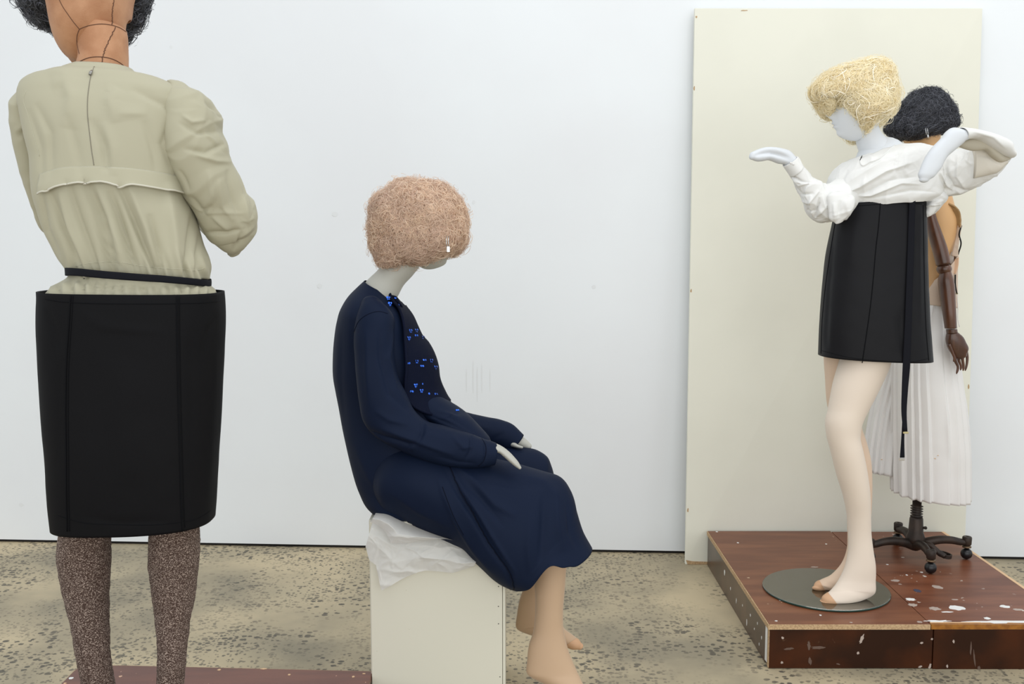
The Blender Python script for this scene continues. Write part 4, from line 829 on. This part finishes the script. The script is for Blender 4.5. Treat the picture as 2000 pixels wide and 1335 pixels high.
# legs
ln = [(1660, 600, 1745, 600, 3.37, .075), (1642, 700, 1737, 712, 3.37, .075), (1628, 748, 1715, 762, 3.365, .068), (1618, 799, 1695, 802, 3.36, .060), (1612.7, 824, 1682.5, 830, 3.355, .056), (1614.5, 848, 1679.5, 853, 3.355, .054), (1622.6, 880, 1685, 880, 3.355, .054), (1634, 925, 1692, 915, 3.36, .053), (1647, 968, 1698, 960, 3.365, .048), (1655, 1008, 1700, 1005, 3.37, .040), (1657.6, 1050, 1701.5, 1045, 3.37, .035), (1656, 1082, 1706, 1078, 3.365, .034), (1648, 1112, 1710, 1104, 3.36, .034), (1634, 1138, 1710, 1134, 3.355, .034), (1622, 1152, 1708.5, 1158, 3.345, .033), (1611, 1160, 1690, 1170, 3.335, .032), (1606, 1167, 1655, 1179, 3.33, .030), (1606, 1173, 1625, 1180, 3.328, .02)]
l1 = mesh_ladder(ln, 160, 420); l1[0][:, 2] = np.maximum(l1[0][:, 2], dz + .0005); lg1 = link('leg', l1[0], l1[1], M_stock_w, bm2, label='leg in pale sheer stocking')
lfr = [(1612, 600, 1680, 600, 3.47, .07), (1610.5, 700, 1680, 712, 3.47, .07), (1612.7, 737, 1688, 750, 3.47, .065), (1618, 795, 1680, 800, 3.465, .058), (1628, 830, 1681, 830, 3.46, .053), (1634, 865, 1691.5, 862, 3.46, .05), (1642, 900, 1700.5, 900, 3.46, .048), (1648, 935, 1702.5, 936, 3.465, .045), (1652, 975, 1702, 980, 3.47, .04), (1655, 1010, 1699, 1020, 3.47, .036), (1656, 1045, 1692, 1055, 3.47, .032), (1654, 1075, 1692, 1085, 3.465, .031), (1644, 1100, 1690, 1108, 3.46, .031), (1625, 1121, 1680, 1128, 3.455, .031), (1605, 1131, 1650, 1147, 3.45, .03), (1593, 1138, 1622, 1154, 3.445, .027), (1590.5, 1144, 1606, 1153, 3.44, .016)]
l2 = mesh_ladder(lfr, 140, 420); l2[0][:, 2] = np.maximum(l2[0][:, 2], dz + .0005); lg2_ = link('leg', l2[0], l2[1], mat('tan_stocking_light', srgb(220, 194, 170), .6), bm2, label='leg in tan sheer stocking')
for ld, lgo in ((l1, lg1), (l2, lg2_)):
    G = ld[2]; nv = G.shape[0]; px, py = proj(G)
    lim = (1619 + (py - 1157) * .81) if lgo is lg1 else (1601 + (py - 1133) * .62)
    N = gnormals(G, ld[3]); sel = (px < lim) & (py > (1150 if lgo is lg1 else 1128))
    G3 = G + N * .0009; nu = G.shape[1]; V = []; Fc = []; idm = {}
    for v in range(nv - 1):
        for u in range(nu):
            q = [(v, u), (v, (u + 1) % nu), (v + 1, (u + 1) % nu), (v + 1, u)]
            if all(sel[a, b] for a, b in q):
                ids = []
                for a in q:
                    if a not in idm: idm[a] = len(V); V.append(G3[a])
                    ids.append(idm[a])
                Fc.append(tuple(ids))
    if Fc: link('stocking_toe', V, Fc, M_toe, lgo, label='darker reinforced stocking toe')
# skirt
sk = [(1640, 398, 1803, 388, 3.40, .112), (1634, 415, 1804, 412, 3.40, .114), (1628, 440, 1805, 440, 3.40, .116), (1618, 488, 1806, 488, 3.40, .12), (1608, 575, 1808, 570, 3.40, .124), (1604, 633, 1811, 630, 3.40, .126), (1601.5, 694, 1816.5, 703, 3.40, .126)]
kf = [([(1790, 420), (1785, 500), (1783, 600)], 7, -.005), ([(1800, 400), (1795, 500), (1798, 640)], 4, .003), ([(1760, 600), (1757, 640), (1762, 700)], 7, -.006), ([(1630, 450), (1618, 560), (1612, 680)], 6, -.004), ([(1670, 430), (1660, 520)], 16, .003), ([(1625, 600), (1622, 690)], 6, .003), ([(1700, 500), (1705, 440)], 8, -.002)]
s1 = mesh_ladder(sk, 120, 80, None, None, 2.4, kf, lambda G: .0012 * fbm(G, 10, 18, 3))
sko = link('skirt', s1[0], s1[1], mat('black_satin_suiting', srgb(24, 24, 27), .5, .06, 1000, spec=.15), bm2, solid=.003, label='short black panelled skirt')
bk = bvh_of(s1[:2])
for poly, r in [([(1720, 391), (1716, 440), (1710.5, 487), (1706, 540), (1700, 598), (1692, 655), (1684, 708)], .0015), ([(1632, 430), (1622, 490), (1612, 560), (1607, 610), (1605, 640), (1603.5, 690)], .0010), ([(1803, 400), (1804, 460), (1805, 520), (1807, 600), (1810, 660), (1814, 704)], .0010)]:
    link('seam', *surf_line(bk, poly, r, 50, .0005, 6, 3.3), M_blackseam, sko)
link('seam', *surf_line(bk, [(1650, 404), (1700, 400), (1750, 397), (1800, 398)], .0009, 40, .0003, 5, 3.3), M_blackseam, sko)
link('hem_stitch', *surf_line(bk, [(1604, 684), (1650, 696), (1720, 704), (1790, 705), (1812, 700)], .0007, 40, .0003, 5, 3.3), M_blackseam, sko)
# hanging strap
bkY = lambda x, y: on(bk, x, y, .004, 3.29)[0][1]
cen = [(1782, 385), (1780, 440), (1778.5, 490), (1776, 560), (1774, 620), (1771.5, 680), (1770, 714)]
ys = [bkY(x, min(y, 700)) - .002 for x, y in cen]; ys[0] = ys[1]
cen += [(1767, 762), (1765.5, 808), (1768, 842)]; ys += [ys[-1] + .002, ys[-1] + .004, ys[-1] + .004]
hw = [6, 6.3, 6.5, 6.5, 6.7, 7, 7.2, 6, 5, 4]
G = strip([(x - w, y) for (x, y), w in zip(cen, hw)], [(x + w, y) for (x, y), w in zip(cen, hw)], ys, ys, 6, 60)
st_ = link('hanging_strap', *patch_mesh(G), M_belt, bm2, solid=.002, recalc=False, label='long navy black strap hanging down the skirt')
link('metal_tip', *box(*(lambda q: (q[0] - .0085, q[0] + .0085, q[1] - .003, q[1] + .003, q[2] - .003, q[2] + .0035))(P(1769, 844.5, ys[-1]))), M_brass, st_, smooth=False, bevel=.001)
c2_ = [(1766, 800), (1763.5, 850), (1762, 893)]; G = strip([(x - w, y) for (x, y), w in zip(c2_, (3, 3, 4.5))], [(x + w, y) for (x, y), w in zip(c2_, (3, 2.5, 4.5))], [ys[-1] + .008] * 3, [ys[-1] + .008] * 3, 5, 24)
st2 = link('hanging_strap', *patch_mesh(G), M_belt, bm2, solid=.002, recalc=False)
link('metal_tip', *box(*(lambda q: (q[0] - .0085, q[0] + .0085, q[1] - .003, q[1] + .003, q[2] - .004, q[2] + .004))(P(1761.5, 896.5, ys[-1] + .008))), M_metal, st2, smooth=False, bevel=.001)
# shirt
def crumple(s): return lambda G: .010 * crease(G, 10, s, 6) - .003 + .0035 * crease(G, 24, s + 5, 5) + .002 * fbm(G, 8, s)
sh = [(1681, 306, 1752, 281, 3.40, .062), (1664, 312, 1772, 281, 3.40, .08), (1648, 319, 1790, 280, 3.40, .095), (1636, 328, 1805, 283, 3.40, .108), (1625, 342, 1822, 295, 3.40, .118), (1620, 356, 1834, 318, 3.40, .124), (1622, 372, 1840, 342, 3.40, .127), (1632, 386, 1841, 362, 3.40, .127), (1642, 396, 1836, 380, 3.40, .125), (1650, 404, 1815, 392, 3.40, .118)]
hf = [([(1625, 385), (1680, 365), (1730, 335), (1780, 318)], 6, .012), ([(1622, 392), (1690, 378), (1740, 352), (1790, 345)], 5, -.009), ([(1640, 380), (1700, 382), (1760, 358), (1800, 360)], 5, .008), ([(1682, 330), (1720, 312), (1760, 300)], 5, -.006), ([(1755, 290), (1748, 330), (1760, 350)], 5, -.007), ([(1770, 300), (1765, 330), (1775, 350)], 5, .006), ([(1655, 330), (1640, 360), (1632, 378)], 6, -.006), ([(1700, 388), (1780, 372), (1830, 375)], 4, -.006)]
s2 = mesh_ladder(sh, 300, 160, None, None, 2.2, hf, crumple(41))
V = s2[0]
sho = link('shirt', V, s2[1], M_shirt, bm2, solid=.002, label='crumpled white cotton shirt')
bsh = bvh_of(s2[:2])
link('neckline', *surf_line(bsh, [(1682, 308), (1681, 318), (1683, 322), (1700, 316), (1718, 309), (1728, 301), (1737, 293), (1748, 284)], .0022, 40, .001, 6, 3.3), M_shirt, sho)
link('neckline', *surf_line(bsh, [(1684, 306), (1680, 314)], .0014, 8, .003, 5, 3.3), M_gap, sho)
sl = [(1660, 345, 1655, 425, 3.36, .05), (1636, 350, 1640, 432, 3.35, .056), (1620, 360, 1618, 434, 3.345, .055), (1606, 360, 1598, 432, 3.34, .05), (1597, 354, 1583, 420, 3.335, .045), (1588, 348, 1573, 402, 3.33, .04), (1579, 338, 1562, 382, 3.33, .036), (1570, 325, 1552, 360, 3.325, .032), (1562, 314, 1542, 341, 3.325, .029), (1556, 306, 1531, 323, 3.32, .026)]
lf = [([(1538, 330), (1550, 346), (1565, 355), (1585, 358), (1602, 359)], 2.5, -.009), ([(1583, 380), (1583, 405), (1588, 424)], 4, .009), ([(1600, 385), (1596, 405), (1590, 424)], 3, -.008), ([(1545, 345), (1560, 362), (1580, 358)], 3, .005), ([(1552, 365), (1565, 380), (1590, 378)], 3, -.006), ([(1560, 392), (1580, 395), (1600, 372)], 4, .008), ([(1575, 410), (1592, 412), (1602, 395)], 3.5, -.007), ([(1590, 428), (1612, 405), (1606, 380)], 5, .007), ([(1612, 365), (1625, 385), (1620, 410)], 4, -.008), ([(1625, 370), (1640, 380), (1630, 430)], 4, .007), ([(1557, 355), (1592, 360)], 3, .005)]
s3 = mesh_ladder(sl, 150, 180, 'round', None, 2.0, lf, crumple(51)); link('sleeve', s3[0], s3[1], M_shirt, bm2, solid=.002, label='crumpled white sleeve')
cf = mesh_ladder([(1568, 324, 1545, 346, 3.323, .0335), (1556.5, 305, 1529.5, 324, 3.318, .0275)], 40, 12, None, None, 2.0); link('cuff', cf[0], cf[1], M_shirt, bm2, solid=.002)
for a, b in ((1544.5, 318), (1549.5, 320.5)):
    q, n = on(bvh_of(cf[:2]), a, b, .001, 3.29); V, Fc = ellipsoid(q, .0035, .002, .0035, 14, 8); link('button', V, Fc, M_satin, bm2)
fp = mesh_ladder([(1615, 385, 1670, 388, 3.29, .02), (1618, 400, 1669, 396, 3.285, .022), (1620, 415, 1666, 408, 3.283, .02), (1622, 427, 1661, 419, 3.283, .014), (1632, 434, 1648, 430, 3.285, .006)], 60, 40, 'round', 'round', 2.2, [([(1640, 390), (1638, 425)], 4, -.008), ([(1650, 390), (1656, 420)], 4, .006), ([(1628, 395), (1630, 430)], 4, .006)], crumple(61))
link('shirt_tail', fp[0], fp[1], M_shirt, bm2)
hn = mesh_ladder([(1560, 315, 1540, 333, 3.32, .024), (1550, 302, 1532, 322, 3.318, .0235), (1541, 293.5, 1519, 319.5, 3.315, .023), (1528, 289.5, 1510, 316, 3.31, .022), (1514, 287.2, 1500, 313, 3.305, .021), (1496, 287.2, 1487, 315, 3.30, .019), (1482, 291, 1477, 315, 3.295, .016), (1472, 295.5, 1469, 312, 3.29, .012)], 36, 50, 'round', 'round', 2.3, [([(1474, 304), (1490, 300), (1505, 299), (1530, 306), (1544, 312)], 6, -.011), ([(1480, 296), (1494, 291), (1515, 291), (1540, 302)], 3, .002)])
link('hand', hn[0], hn[1], M_white_skin, bm2, label='smooth white mannequin hand held out')
up = [(1785, 285, 1795, 380, 3.40, .09), (1812, 284, 1820, 383, 3.39, .088), (1840, 288, 1846, 382, 3.38, .085), (1866, 290, 1872, 381, 3.36, .08), (1892, 284, 1898, 372, 3.34, .072), (1918, 276, 1924, 358, 3.32, .062), (1940, 272, 1947, 342, 3.30, .05), (1956, 275, 1962, 322, 3.28, .036)]
uf = [([(1843, 310), (1850, 345), (1862, 368), (1900, 374)], 4, -.009), ([(1836, 335), (1850, 362), (1862, 374)], 3.5, .009), ([(1854, 328), (1868, 322), (1880, 308), (1884, 296)], 5, -.007), ([(1893, 296), (1888, 315), (1898, 322)], 3, .006), ([(1850, 300), (1845, 340), (1870, 372)], 5, -.008), ([(1870, 300), (1868, 345), (1885, 370)], 5, .007), ([(1825, 355), (1850, 378), (1890, 372)], 5, .008), ([(1815, 345), (1840, 368), (1870, 375)], 4, -.007), ([(1890, 300), (1895, 345)], 6, -.006)]
s4 = mesh_ladder(up, 180, 140, 'round', 'round', 2.1, uf, crumple(71)); link('sleeve', s4[0], s4[1], M_shirt, bm2, label='crumpled white sleeve')
fo = [(1973, 292, 1971, 307, 3.25, .03), (1964, 274, 1961, 304, 3.245, .035), (1949, 264, 1947, 296, 3.23, .035), (1932, 258, 1930, 285, 3.215, .033), (1914, 254, 1912, 273, 3.2, .031), (1896, 251, 1897, 271, 3.19, .030), (1874, 249, 1883, 275, 3.18, .029)]
s5 = mesh_ladder(fo, 70, 60, 'round', None, 2.1, [([(1900, 256), (1940, 268), (1965, 290)], 5, .004)], lambda G: .002 * fbm(G, 14, 81, 2)); link('sleeve', s5[0], s5[1], M_shirt, bm2, solid=.002, label='crumpled white sleeve')
li = [(1960, 312, 1962, 322, 3.272, .022), (1947, 302, 1950, 335, 3.272, .026), (1931, 290, 1933, 341, 3.27, .028), (1916, 286, 1916, 345, 3.27, .026), (1902, 286, 1902, 348, 3.272, .022)]
li2 = mesh_ladder([(1871, 286, 1883, 274, 3.215, .012), (1891, 293, 1897, 269, 3.215, .014), (1908, 294.5, 1914, 270, 3.222, .015), (1922, 293, 1929, 280, 3.228, .015), (1937, 307, 1947, 294, 3.238, .014), (1953, 317, 1961, 304, 3.25, .012), (1968, 312, 1971, 306, 3.26, .008)], 30, 70, 'round', 'round', 2.0, (), lambda G: .002 * crease(G, 30, 3, 3))
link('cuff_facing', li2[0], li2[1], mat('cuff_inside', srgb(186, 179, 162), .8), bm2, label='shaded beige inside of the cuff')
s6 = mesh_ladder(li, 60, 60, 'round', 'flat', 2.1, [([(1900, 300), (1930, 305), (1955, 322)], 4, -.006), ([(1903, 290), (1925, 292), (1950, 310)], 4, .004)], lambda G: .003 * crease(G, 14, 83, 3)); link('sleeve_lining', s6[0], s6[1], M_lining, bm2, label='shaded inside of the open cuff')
ha = [(1876, 252, 1884, 275, 3.18, .023), (1862, 249, 1880, 280, 3.178, .023), (1849, 256, 1872, 287, 3.176, .022), (1838, 270, 1860, 297, 3.174, .021), (1826, 282, 1850, 306, 3.172, .020), (1814, 296, 1843, 317, 3.17, .020), (1804, 313, 1838, 328, 3.168, .019), (1797, 330, 1831, 337, 3.166, .0175), (1793.5, 342, 1823, 346, 3.165, .015), (1796, 349, 1815, 351, 3.164, .011)]
h3 = mesh_ladder(ha, 40, 60, 'round', 'round', 2.3); link('hand', h3[0], h3[1], M_white_skin, bm2, label='smooth white mannequin hand folded back to the shoulder')
tl_ = mesh_ladder([(1800, 385, 1840, 375, 3.37, .05), (1803, 396, 1848, 384, 3.365, .05), (1805, 408, 1844, 396, 3.36, .045), (1804, 420, 1830, 407, 3.355, .03), (1803, 424, 1812, 419, 3.355, .01)], 50, 40, 'round', 'round', 2.1, [([(1810, 395), (1838, 388), (1845, 392)], 3, -.007), ([(1806, 405), (1840, 395)], 3, .006)], crumple(91))
link('shirt_tail', tl_[0], tl_[1], M_shirt, bm2)

# ------------------------------------------------------------------ rear dress form with dark wig
YR = 3.80
rm = root('mannequin', 'dark haired tan dress form behind the blond mannequin on a cast iron caster base', 'mannequin', (P(1789, 1060, YR)[0], YR, pz))
hd = head_mesh(P(1806, 238, YR), math.radians(140), 0, .88)
nk = mesh_ladder([(1780, 245, 1838, 245, YR, .06), (1785, 275, 1834, 275, YR, .055), (1782, 300, 1838, 300, YR, .06), (1765, 330, 1850, 330, YR, .08), (1770, 370, 1852, 372, YR, .1), (1778, 400, 1860, 408, YR, .105), (1780, 430, 1869, 432, YR, .105), (1784, 455, 1869, 455, YR, .1), (1786, 478, 1861, 480, YR, .095), (1786, 505, 1848, 507, YR, .09), (1782, 535, 1838, 538, YR, .085), (1777, 565, 1836, 568, YR, .085), (1772, 600, 1845, 600, YR, .09), (1765, 640, 1850, 640, YR, .09)], 60, 90)
link('body', *join(hd, nk[:2]), M_leather, rm, label='smooth tan leather-look body')
wg = [(1784, 184, 1836, 183, YR, .06), (1770, 197, 1850, 196, YR, .08), (1755, 212, 1859, 212, YR, .095), (1745, 228, 1864, 230, YR, .1), (1735, 245, 1866, 245, YR, .1), (1733, 256, 1850, 255, YR, .095), (1742, 264, 1828, 262, YR, .085)]
G, c = grid_ladder(wg, 64, 50, 'round', 'round', 2.2, .014)
N_ = gnormals(G, c); G = G + N_ * (fbm(G, 22, 57, 3) * .005)[..., None]
wig('wig', rm, M_dark_hair, G, c, 5500, 16, .006, .0005, 55, -.001, .005, 32, .0, fly=.08, flyh=.012, label='dark charcoal wool wig')
er = link('earring', *tube([P(1812, 262, 3.66), P(1813, 269, 3.655)], .003, 6), M_metal, rm)
link('clasp', *tube([P(1807.5, 250, 3.665), P(1809.5, 263, 3.66)], .0011, 6), M_metal, er); link('clasp', *tube([P(1811, 250, 3.665), P(1813, 263, 3.66)], .0011, 6), M_metal, er)
co = mesh_ladder([(1794, 560, 1867, 487, YR - .01, .09), (1788, 568, 1865, 520, YR - .01, .095), (1786, 577, 1864, 560, YR - .01, .1), (1784, 590, 1864, 600, YR - .01, .103)], 80, 30, None, None, 2.1)
link('corset', co[0], co[1], M_corset, rm, solid=.003, label='beige corset panel with curved top edge')
G = strip([(1840, 393), (1850, 404), (1858, 416), (1866, 431), (1870.5, 445)], [(1856, 397), (1866, 402), (1875, 413), (1878, 428), (1877.5, 443)], [3.72] * 5, [3.70] * 5, 8, 40, .006, 3)
link('lapel', *patch_mesh(G), M_lapel, rm, solid=.006, recalc=False, label='folded camel brown lapel')
G = strip([(1871, 440), (1868.5, 460), (1862, 482), (1858, 499)], [(1878, 440), (1876, 458), (1872.5, 478), (1871, 502)], [3.71] * 4, [3.70] * 4, 6, 30, .004, 5)
link('shoulder_strap', *patch_mesh(G), M_corset, rm, solid=.003, recalc=False, label='beige shoulder strap')
G = strip([(1864.5, 507), (1863, 520), (1861, 534)], [(1873, 502), (1872, 518), (1867, 535)], [3.71] * 3, [3.7] * 3, 6, 16, .002, 7)
link('shoulder_strap', *patch_mesh(G), mat('peach_strap', srgb(222, 182, 150), .6), rm, solid=.002, recalc=False, label='peach strap end')
G = strip([(1853, 495), (1857, 515), (1862, 545), (1864, 600), (1866, 640)], [(1862, 490), (1863, 515), (1864.5, 545), (1868, 600), (1870, 640)], [3.73] * 5, [3.72] * 5, 5, 24, .003, 8)
link('white_ribbon', *patch_mesh(G), M_satin, rm, solid=.002, recalc=False)
for poly in [[(1878, 440), (1873.5, 458), (1877, 474), (1871, 497)], [(1866, 536), (1866, 556), (1869, 574)]]:
    link('ribbon', *tube([P(x, y, 3.70) for x, y in pline(poly, 20)], .0028, 6), M_gap, rm, label='thin dark ribbon')
link('clasp', *tube([P(1866, 573, 3.7), P(1871, 573, 3.7)], .002, 6), M_brass, rm)
link('loose_thread', *tube([P(x, y, 3.70) for x, y in pline([(1869, 576), (1871, 600), (1871, 625), (1874, 638)], 16)], .0015, 5), M_satin, rm)
# wooden arm
ua = mesh_ladder([(1795, 385, 1825, 385, 3.68, .03), (1804, 422, 1826, 418, 3.67, .03), (1812, 455, 1838, 452, 3.665, .03), (1822, 490, 1850, 486, 3.66, .029), (1829.5, 519, 1856.5, 514, 3.655, .028)], 32, 40, 'round', 'flat')
arm = link('upper_arm', ua[0], ua[1], M_wood, rm, label='dark wooden upper arm')
V, Fc = ellipsoid(P(1844, 525, 3.655), .026, .026, .022, 28, 18); link('elbow_joint', V, Fc, M_wood, rm)
fa = mesh_ladder([(1836, 532, 1857, 531, 3.655, .022), (1833, 545, 1861, 543, 3.652, .027), (1834.5, 565, 1864, 560, 3.65, .029), (1838, 590, 1865.5, 588, 3.645, .027), (1842, 615, 1867, 614, 3.64, .024), (1845.5, 641, 1868, 640, 3.64, .021)], 32, 40, 'flat', 'flat'); link('forearm', fa[0], fa[1], M_wood, rm, label='dark wooden forearm')
wr = mesh_ladder([(1848, 643, 1869, 642, 3.64, .019), (1849, 651, 1870, 649, 3.64, .019)], 24, 6, 'flat', 'flat'); link('wrist_joint', wr[0], wr[1], M_wood, rm)
hn = mesh_ladder([(1849, 652, 1871, 649, 3.64, .02), (1847.5, 662, 1880, 657, 3.64, .022), (1849, 672, 1886, 668, 3.64, .022), (1854, 684, 1891, 680, 3.64, .02), (1861, 694, 1888, 690, 3.64, .017)], 32, 30, 'flat', 'round', 2.4); hn_ = link('hand', hn[0], hn[1], M_wood, rm, label='jointed dark wooden hand')
for pts, yy, r in [([(1865, 692), (1866, 704), (1871, 716), (1868, 730)], 3.635, .0062), ([(1872, 692), (1873, 704), (1877, 715), (1876, 723)], 3.64, .0058), ([(1880, 690), (1880, 702), (1882, 714), (1881, 724)], 3.645, .006), ([(1887, 685), (1889, 697), (1888, 712), (1885, 724)], 3.655, .0056), ([(1853, 672), (1860, 688), (1864, 700), (1862, 706)], 3.62, .0062)]:
    link('finger', *tube([P(x, y, yy) for x, y in pline(pts, 14)], list(np.linspace(r * 1.1, r * .7, 12)) + [r * .55, r * .25], 10), M_wood, hn_)
# pleated skirt
def pleats(n, amp, sd):
    def f(px, py, G, N, face):
        nu = G.shape[1]; u = np.arange(nu) / nu * n; u = u + .25 * np.sin(u * 1.7 + sd)
        s = (u % 1.0); saw = np.where(s < .82, s / .82, (1 - s) / .18) - .5
        v = np.linspace(.25, 1, G.shape[0])[:, None]; return saw[None] * amp * v
    return f
sA = mesh_ladder([(1760, 585, 1850, 585, 3.86, .09), (1745, 640, 1858, 640, 3.87, .1), (1728, 717, 1862, 717, 3.88, .11), (1705, 800, 1862, 800, 3.9, .12), (1694, 870, 1850, 870, 3.9, .12), (1690, 918, 1840, 918, 3.9, .12)], 330, 60, None, None, 2.1, (), lambda G: .001 * fbm(G, 8, 3), pleats(24, .015, 1))
link('pleated_skirt', sA[0], sA[1], M_satin, rm, solid=.0015, label='white pleated under skirt')
sB = mesh_ladder([(1785, 582, 1845, 596, 3.80, .1), (1768, 620, 1858, 632, 3.80, .105), (1752, 680, 1866, 690, 3.79, .112), (1748, 740, 1872, 745, 3.785, .12), (1747, 800, 1881, 800, 3.78, .125), (1747, 880, 1886, 878, 3.78, .13), (1749, 962, 1886, 974, 3.78, .13)], 360, 90, None, None, 2.2, [([(1857, 760), (1850, 830), (1856, 900)], 10, .006), ([(1800, 850), (1795, 940)], 12, .005)], lambda G: .0025 * fbm(G, 7, 13), pleats(21, .019, 2))
link('pleated_skirt', sB[0], sB[1], M_satin, rm, solid=.0015, label='white satin pleated skirt with small stains')
bB = bvh_of(sB[:2])
for (a, b, w) in [(1826.5, 895, 2.2), (1832, 889, 1.4), (1722, 897, 2)]:
    q, n = on(bB, a, b, .0008, 3.8); V, Fc = ellipsoid(q, .0035 * w / 2, .001, .002, 10, 6); link('stain', V, Fc, mat('stain', srgb(206, 176, 144), .7), rm)
gl = strip([(1868, 700), (1875, 800), (1879, 880), (1880, 974)], [(1874, 705), (1882.5, 790), (1887.5, 880), (1887, 976)], [3.84] * 4, [3.86] * 4, 5, 30, .004, 3)
link('grey_lining', *patch_mesh(gl), mat('grey_lining', srgb(172, 176, 186), .6), rm, solid=.0015, recalc=False, label='grey lining showing at the side of the skirt')
# caster base
bx, by = P(1789, 1030, YR)[0], YR
zc = lambda y: P(1789, y, YR)[2]
prof = []
for k in range(5):
    z = zc(1008) - pz + k * .0095; prof += [(.0165, z), (.0235, z + .0024), (.0165, z + .005)]
prof = [(.0, zc(1010) - pz)] + prof + [(.0165, zc(940) - pz), (0, zc(940) - pz)]
link('height_screw', *lathe(prof[1:-1], (bx, by, pz), 28), M_iron, rm, label='threaded iron height screw')
colm = link('column', *lathe([(.022, zc(1062) - pz), (.034, zc(1056) - pz), (.034, zc(1048) - pz), (.0275, zc(1038) - pz), (.0245, zc(1012) - pz), (.022, zc(1008.5) - pz), (.016, zc(1007.5) - pz)], (bx, by, pz), 32), M_iron, rm, label='cast iron column')
kq = P(1803, 1030, YR - .01); kr = P(1809, 1030.5, YR - .015); link('lock_screw', *tube([P(1797, 1030, YR), kq, kr, P(1810.5, 1030.5, YR - .015)], [.004, .0045, .0065, .003], 12), M_iron, colm)
def caster(x, y, top, parent=rm):
    """x,y ground position; top = hub top height above the platform"""
    hub = link('caster_hub', *lathe([(.014, .055), (.0165, .058), (.0175, top - .004), (.015, top), (.006, top), (.005, top - .003)], (x, y, pz), 24), M_iron, parent)
    link('collar', *lathe([(.008, .044), (.0165, .046), (.0165, .050), (.012, .053), (.008, .0545)], (x, y, pz), 24), mat('brass_collar', srgb(112, 92, 70), .4, metal=.6) if 'brass_collar' not in bpy.data.materials else bpy.data.materials['brass_collar'], hub)
    for s in (-1, 1):
        V, Fc = ellipsoid((0, 0, 0), .021, .021, .021, 24, 16); V[:, 0] = np.maximum(V[:, 0], -.0005)
        a = .5 if s == 1 else .5 + math.pi; R = np.array(Matrix.Rotation(a, 3, 'Z')); V = V @ R.T + np.array([x + .0008 * math.cos(a), y + .0008 * math.sin(a), pz + .0215])
        link('wheel', V, Fc, M_rubber, hub, label='black ball wheel')
    return hub
cs = [((1817, 1119), (1820, 1090)), ((1887, 1091), (1890, 1062)), ((1753, 1062), (1757, 1030)), ((1680, 1083), (1684, 1060))]
for k, (g, hb) in enumerate(cs):
    q = PZ(g[0], g[1], pz)
    if k == 3: q = np.array([bx - (PZ(1887, 1091, pz)[0] - bx) * .93, by - .03, 0])
    if k == 1: q = q
    caster(q[0], q[1], .088)
    C0 = np.array([bx, by, pz + .052]); hubp = np.array([q[0], q[1], pz + .068]); d = hubp - C0; L = np.linalg.norm(d)
    pts = [C0 + d * s + np.array([0, 0, zz]) for s, zz in [(0.02, 0), (.25, .012), (.5, .016), (.72, .010), (.9, .0), (.985, -.001)]]
    P3 = catmull(pts, np.array([0, .25, .5, .72, .9, 1.0]), 24)
    V, Fc = tube(P3, list(np.linspace(.019, .0125, 24)), 14); link('base_leg', V, Fc, M_iron, rm)
# foot pedal
C0 = np.array([bx + .01, by, pz + .05]); pe = PZ(1846, 1086, pz + .03)
P3 = catmull([C0, C0 * .6 + pe * .4 + [0, 0, .022], C0 * .25 + pe * .75 + [0, 0, .006], pe + [0, 0, .0]], np.array([0, .4, .75, 1.]), 20)
V, Fc = tube(P3, list(np.linspace(.013, .010, 20)), 12); pd = link('pedal', V, Fc, M_iron, rm, label='iron foot pedal')
d = pe - C0; ang = math.atan2(d[1], d[0]); a0 = PZ(1832, 1078, pz + .032); a1_ = PZ(1858, 1088, pz + .026); u_ = nrm((a1_ - a0)); w_ = nrm(np.cross([0, 0, 1.], u_)); ups = np.cross(u_, w_); L = np.linalg.norm(a1_ - a0)
Vr = []; N = 28
for zz in (-.007, .007):
    for rr in (1.0, .72):
        for k in range(N):
            a = 2 * math.pi * k / N; s = math.cos(a); e = math.sin(a); Vr.append((a0 + a1_) / 2 + u_ * (np.sign(s) * abs(s) ** .7 * (L / 2 + .012 * 0) * (rr if rr == 1 else .78)) + w_ * (e * .019 * rr) + ups * zz)
Fr = []
for k in range(N):
    k2 = (k + 1) % N; o0, i0, o1, i1 = 0, N, 2 * N, 3 * N
    Fr += [(o0 + k, o0 + k2, o1 + k2, o1 + k), (i0 + k, i1 + k, i1 + k2, i0 + k2), (o1 + k, o1 + k2, i1 + k2, i1 + k), (o0 + k, i0 + k, i0 + k2, o0 + k2)]
link('pedal_plate', Vr, Fr, M_iron, pd, smooth=False, bevel=.001)
for s in (-.45, 0, .45):
    m_ = (a0 + a1_) / 2 + u_ * (L / 2 * s); link('tread_bar', *tube([m_ - w_ * .015, m_ + w_ * .015], .0018, 6), M_iron, pd)
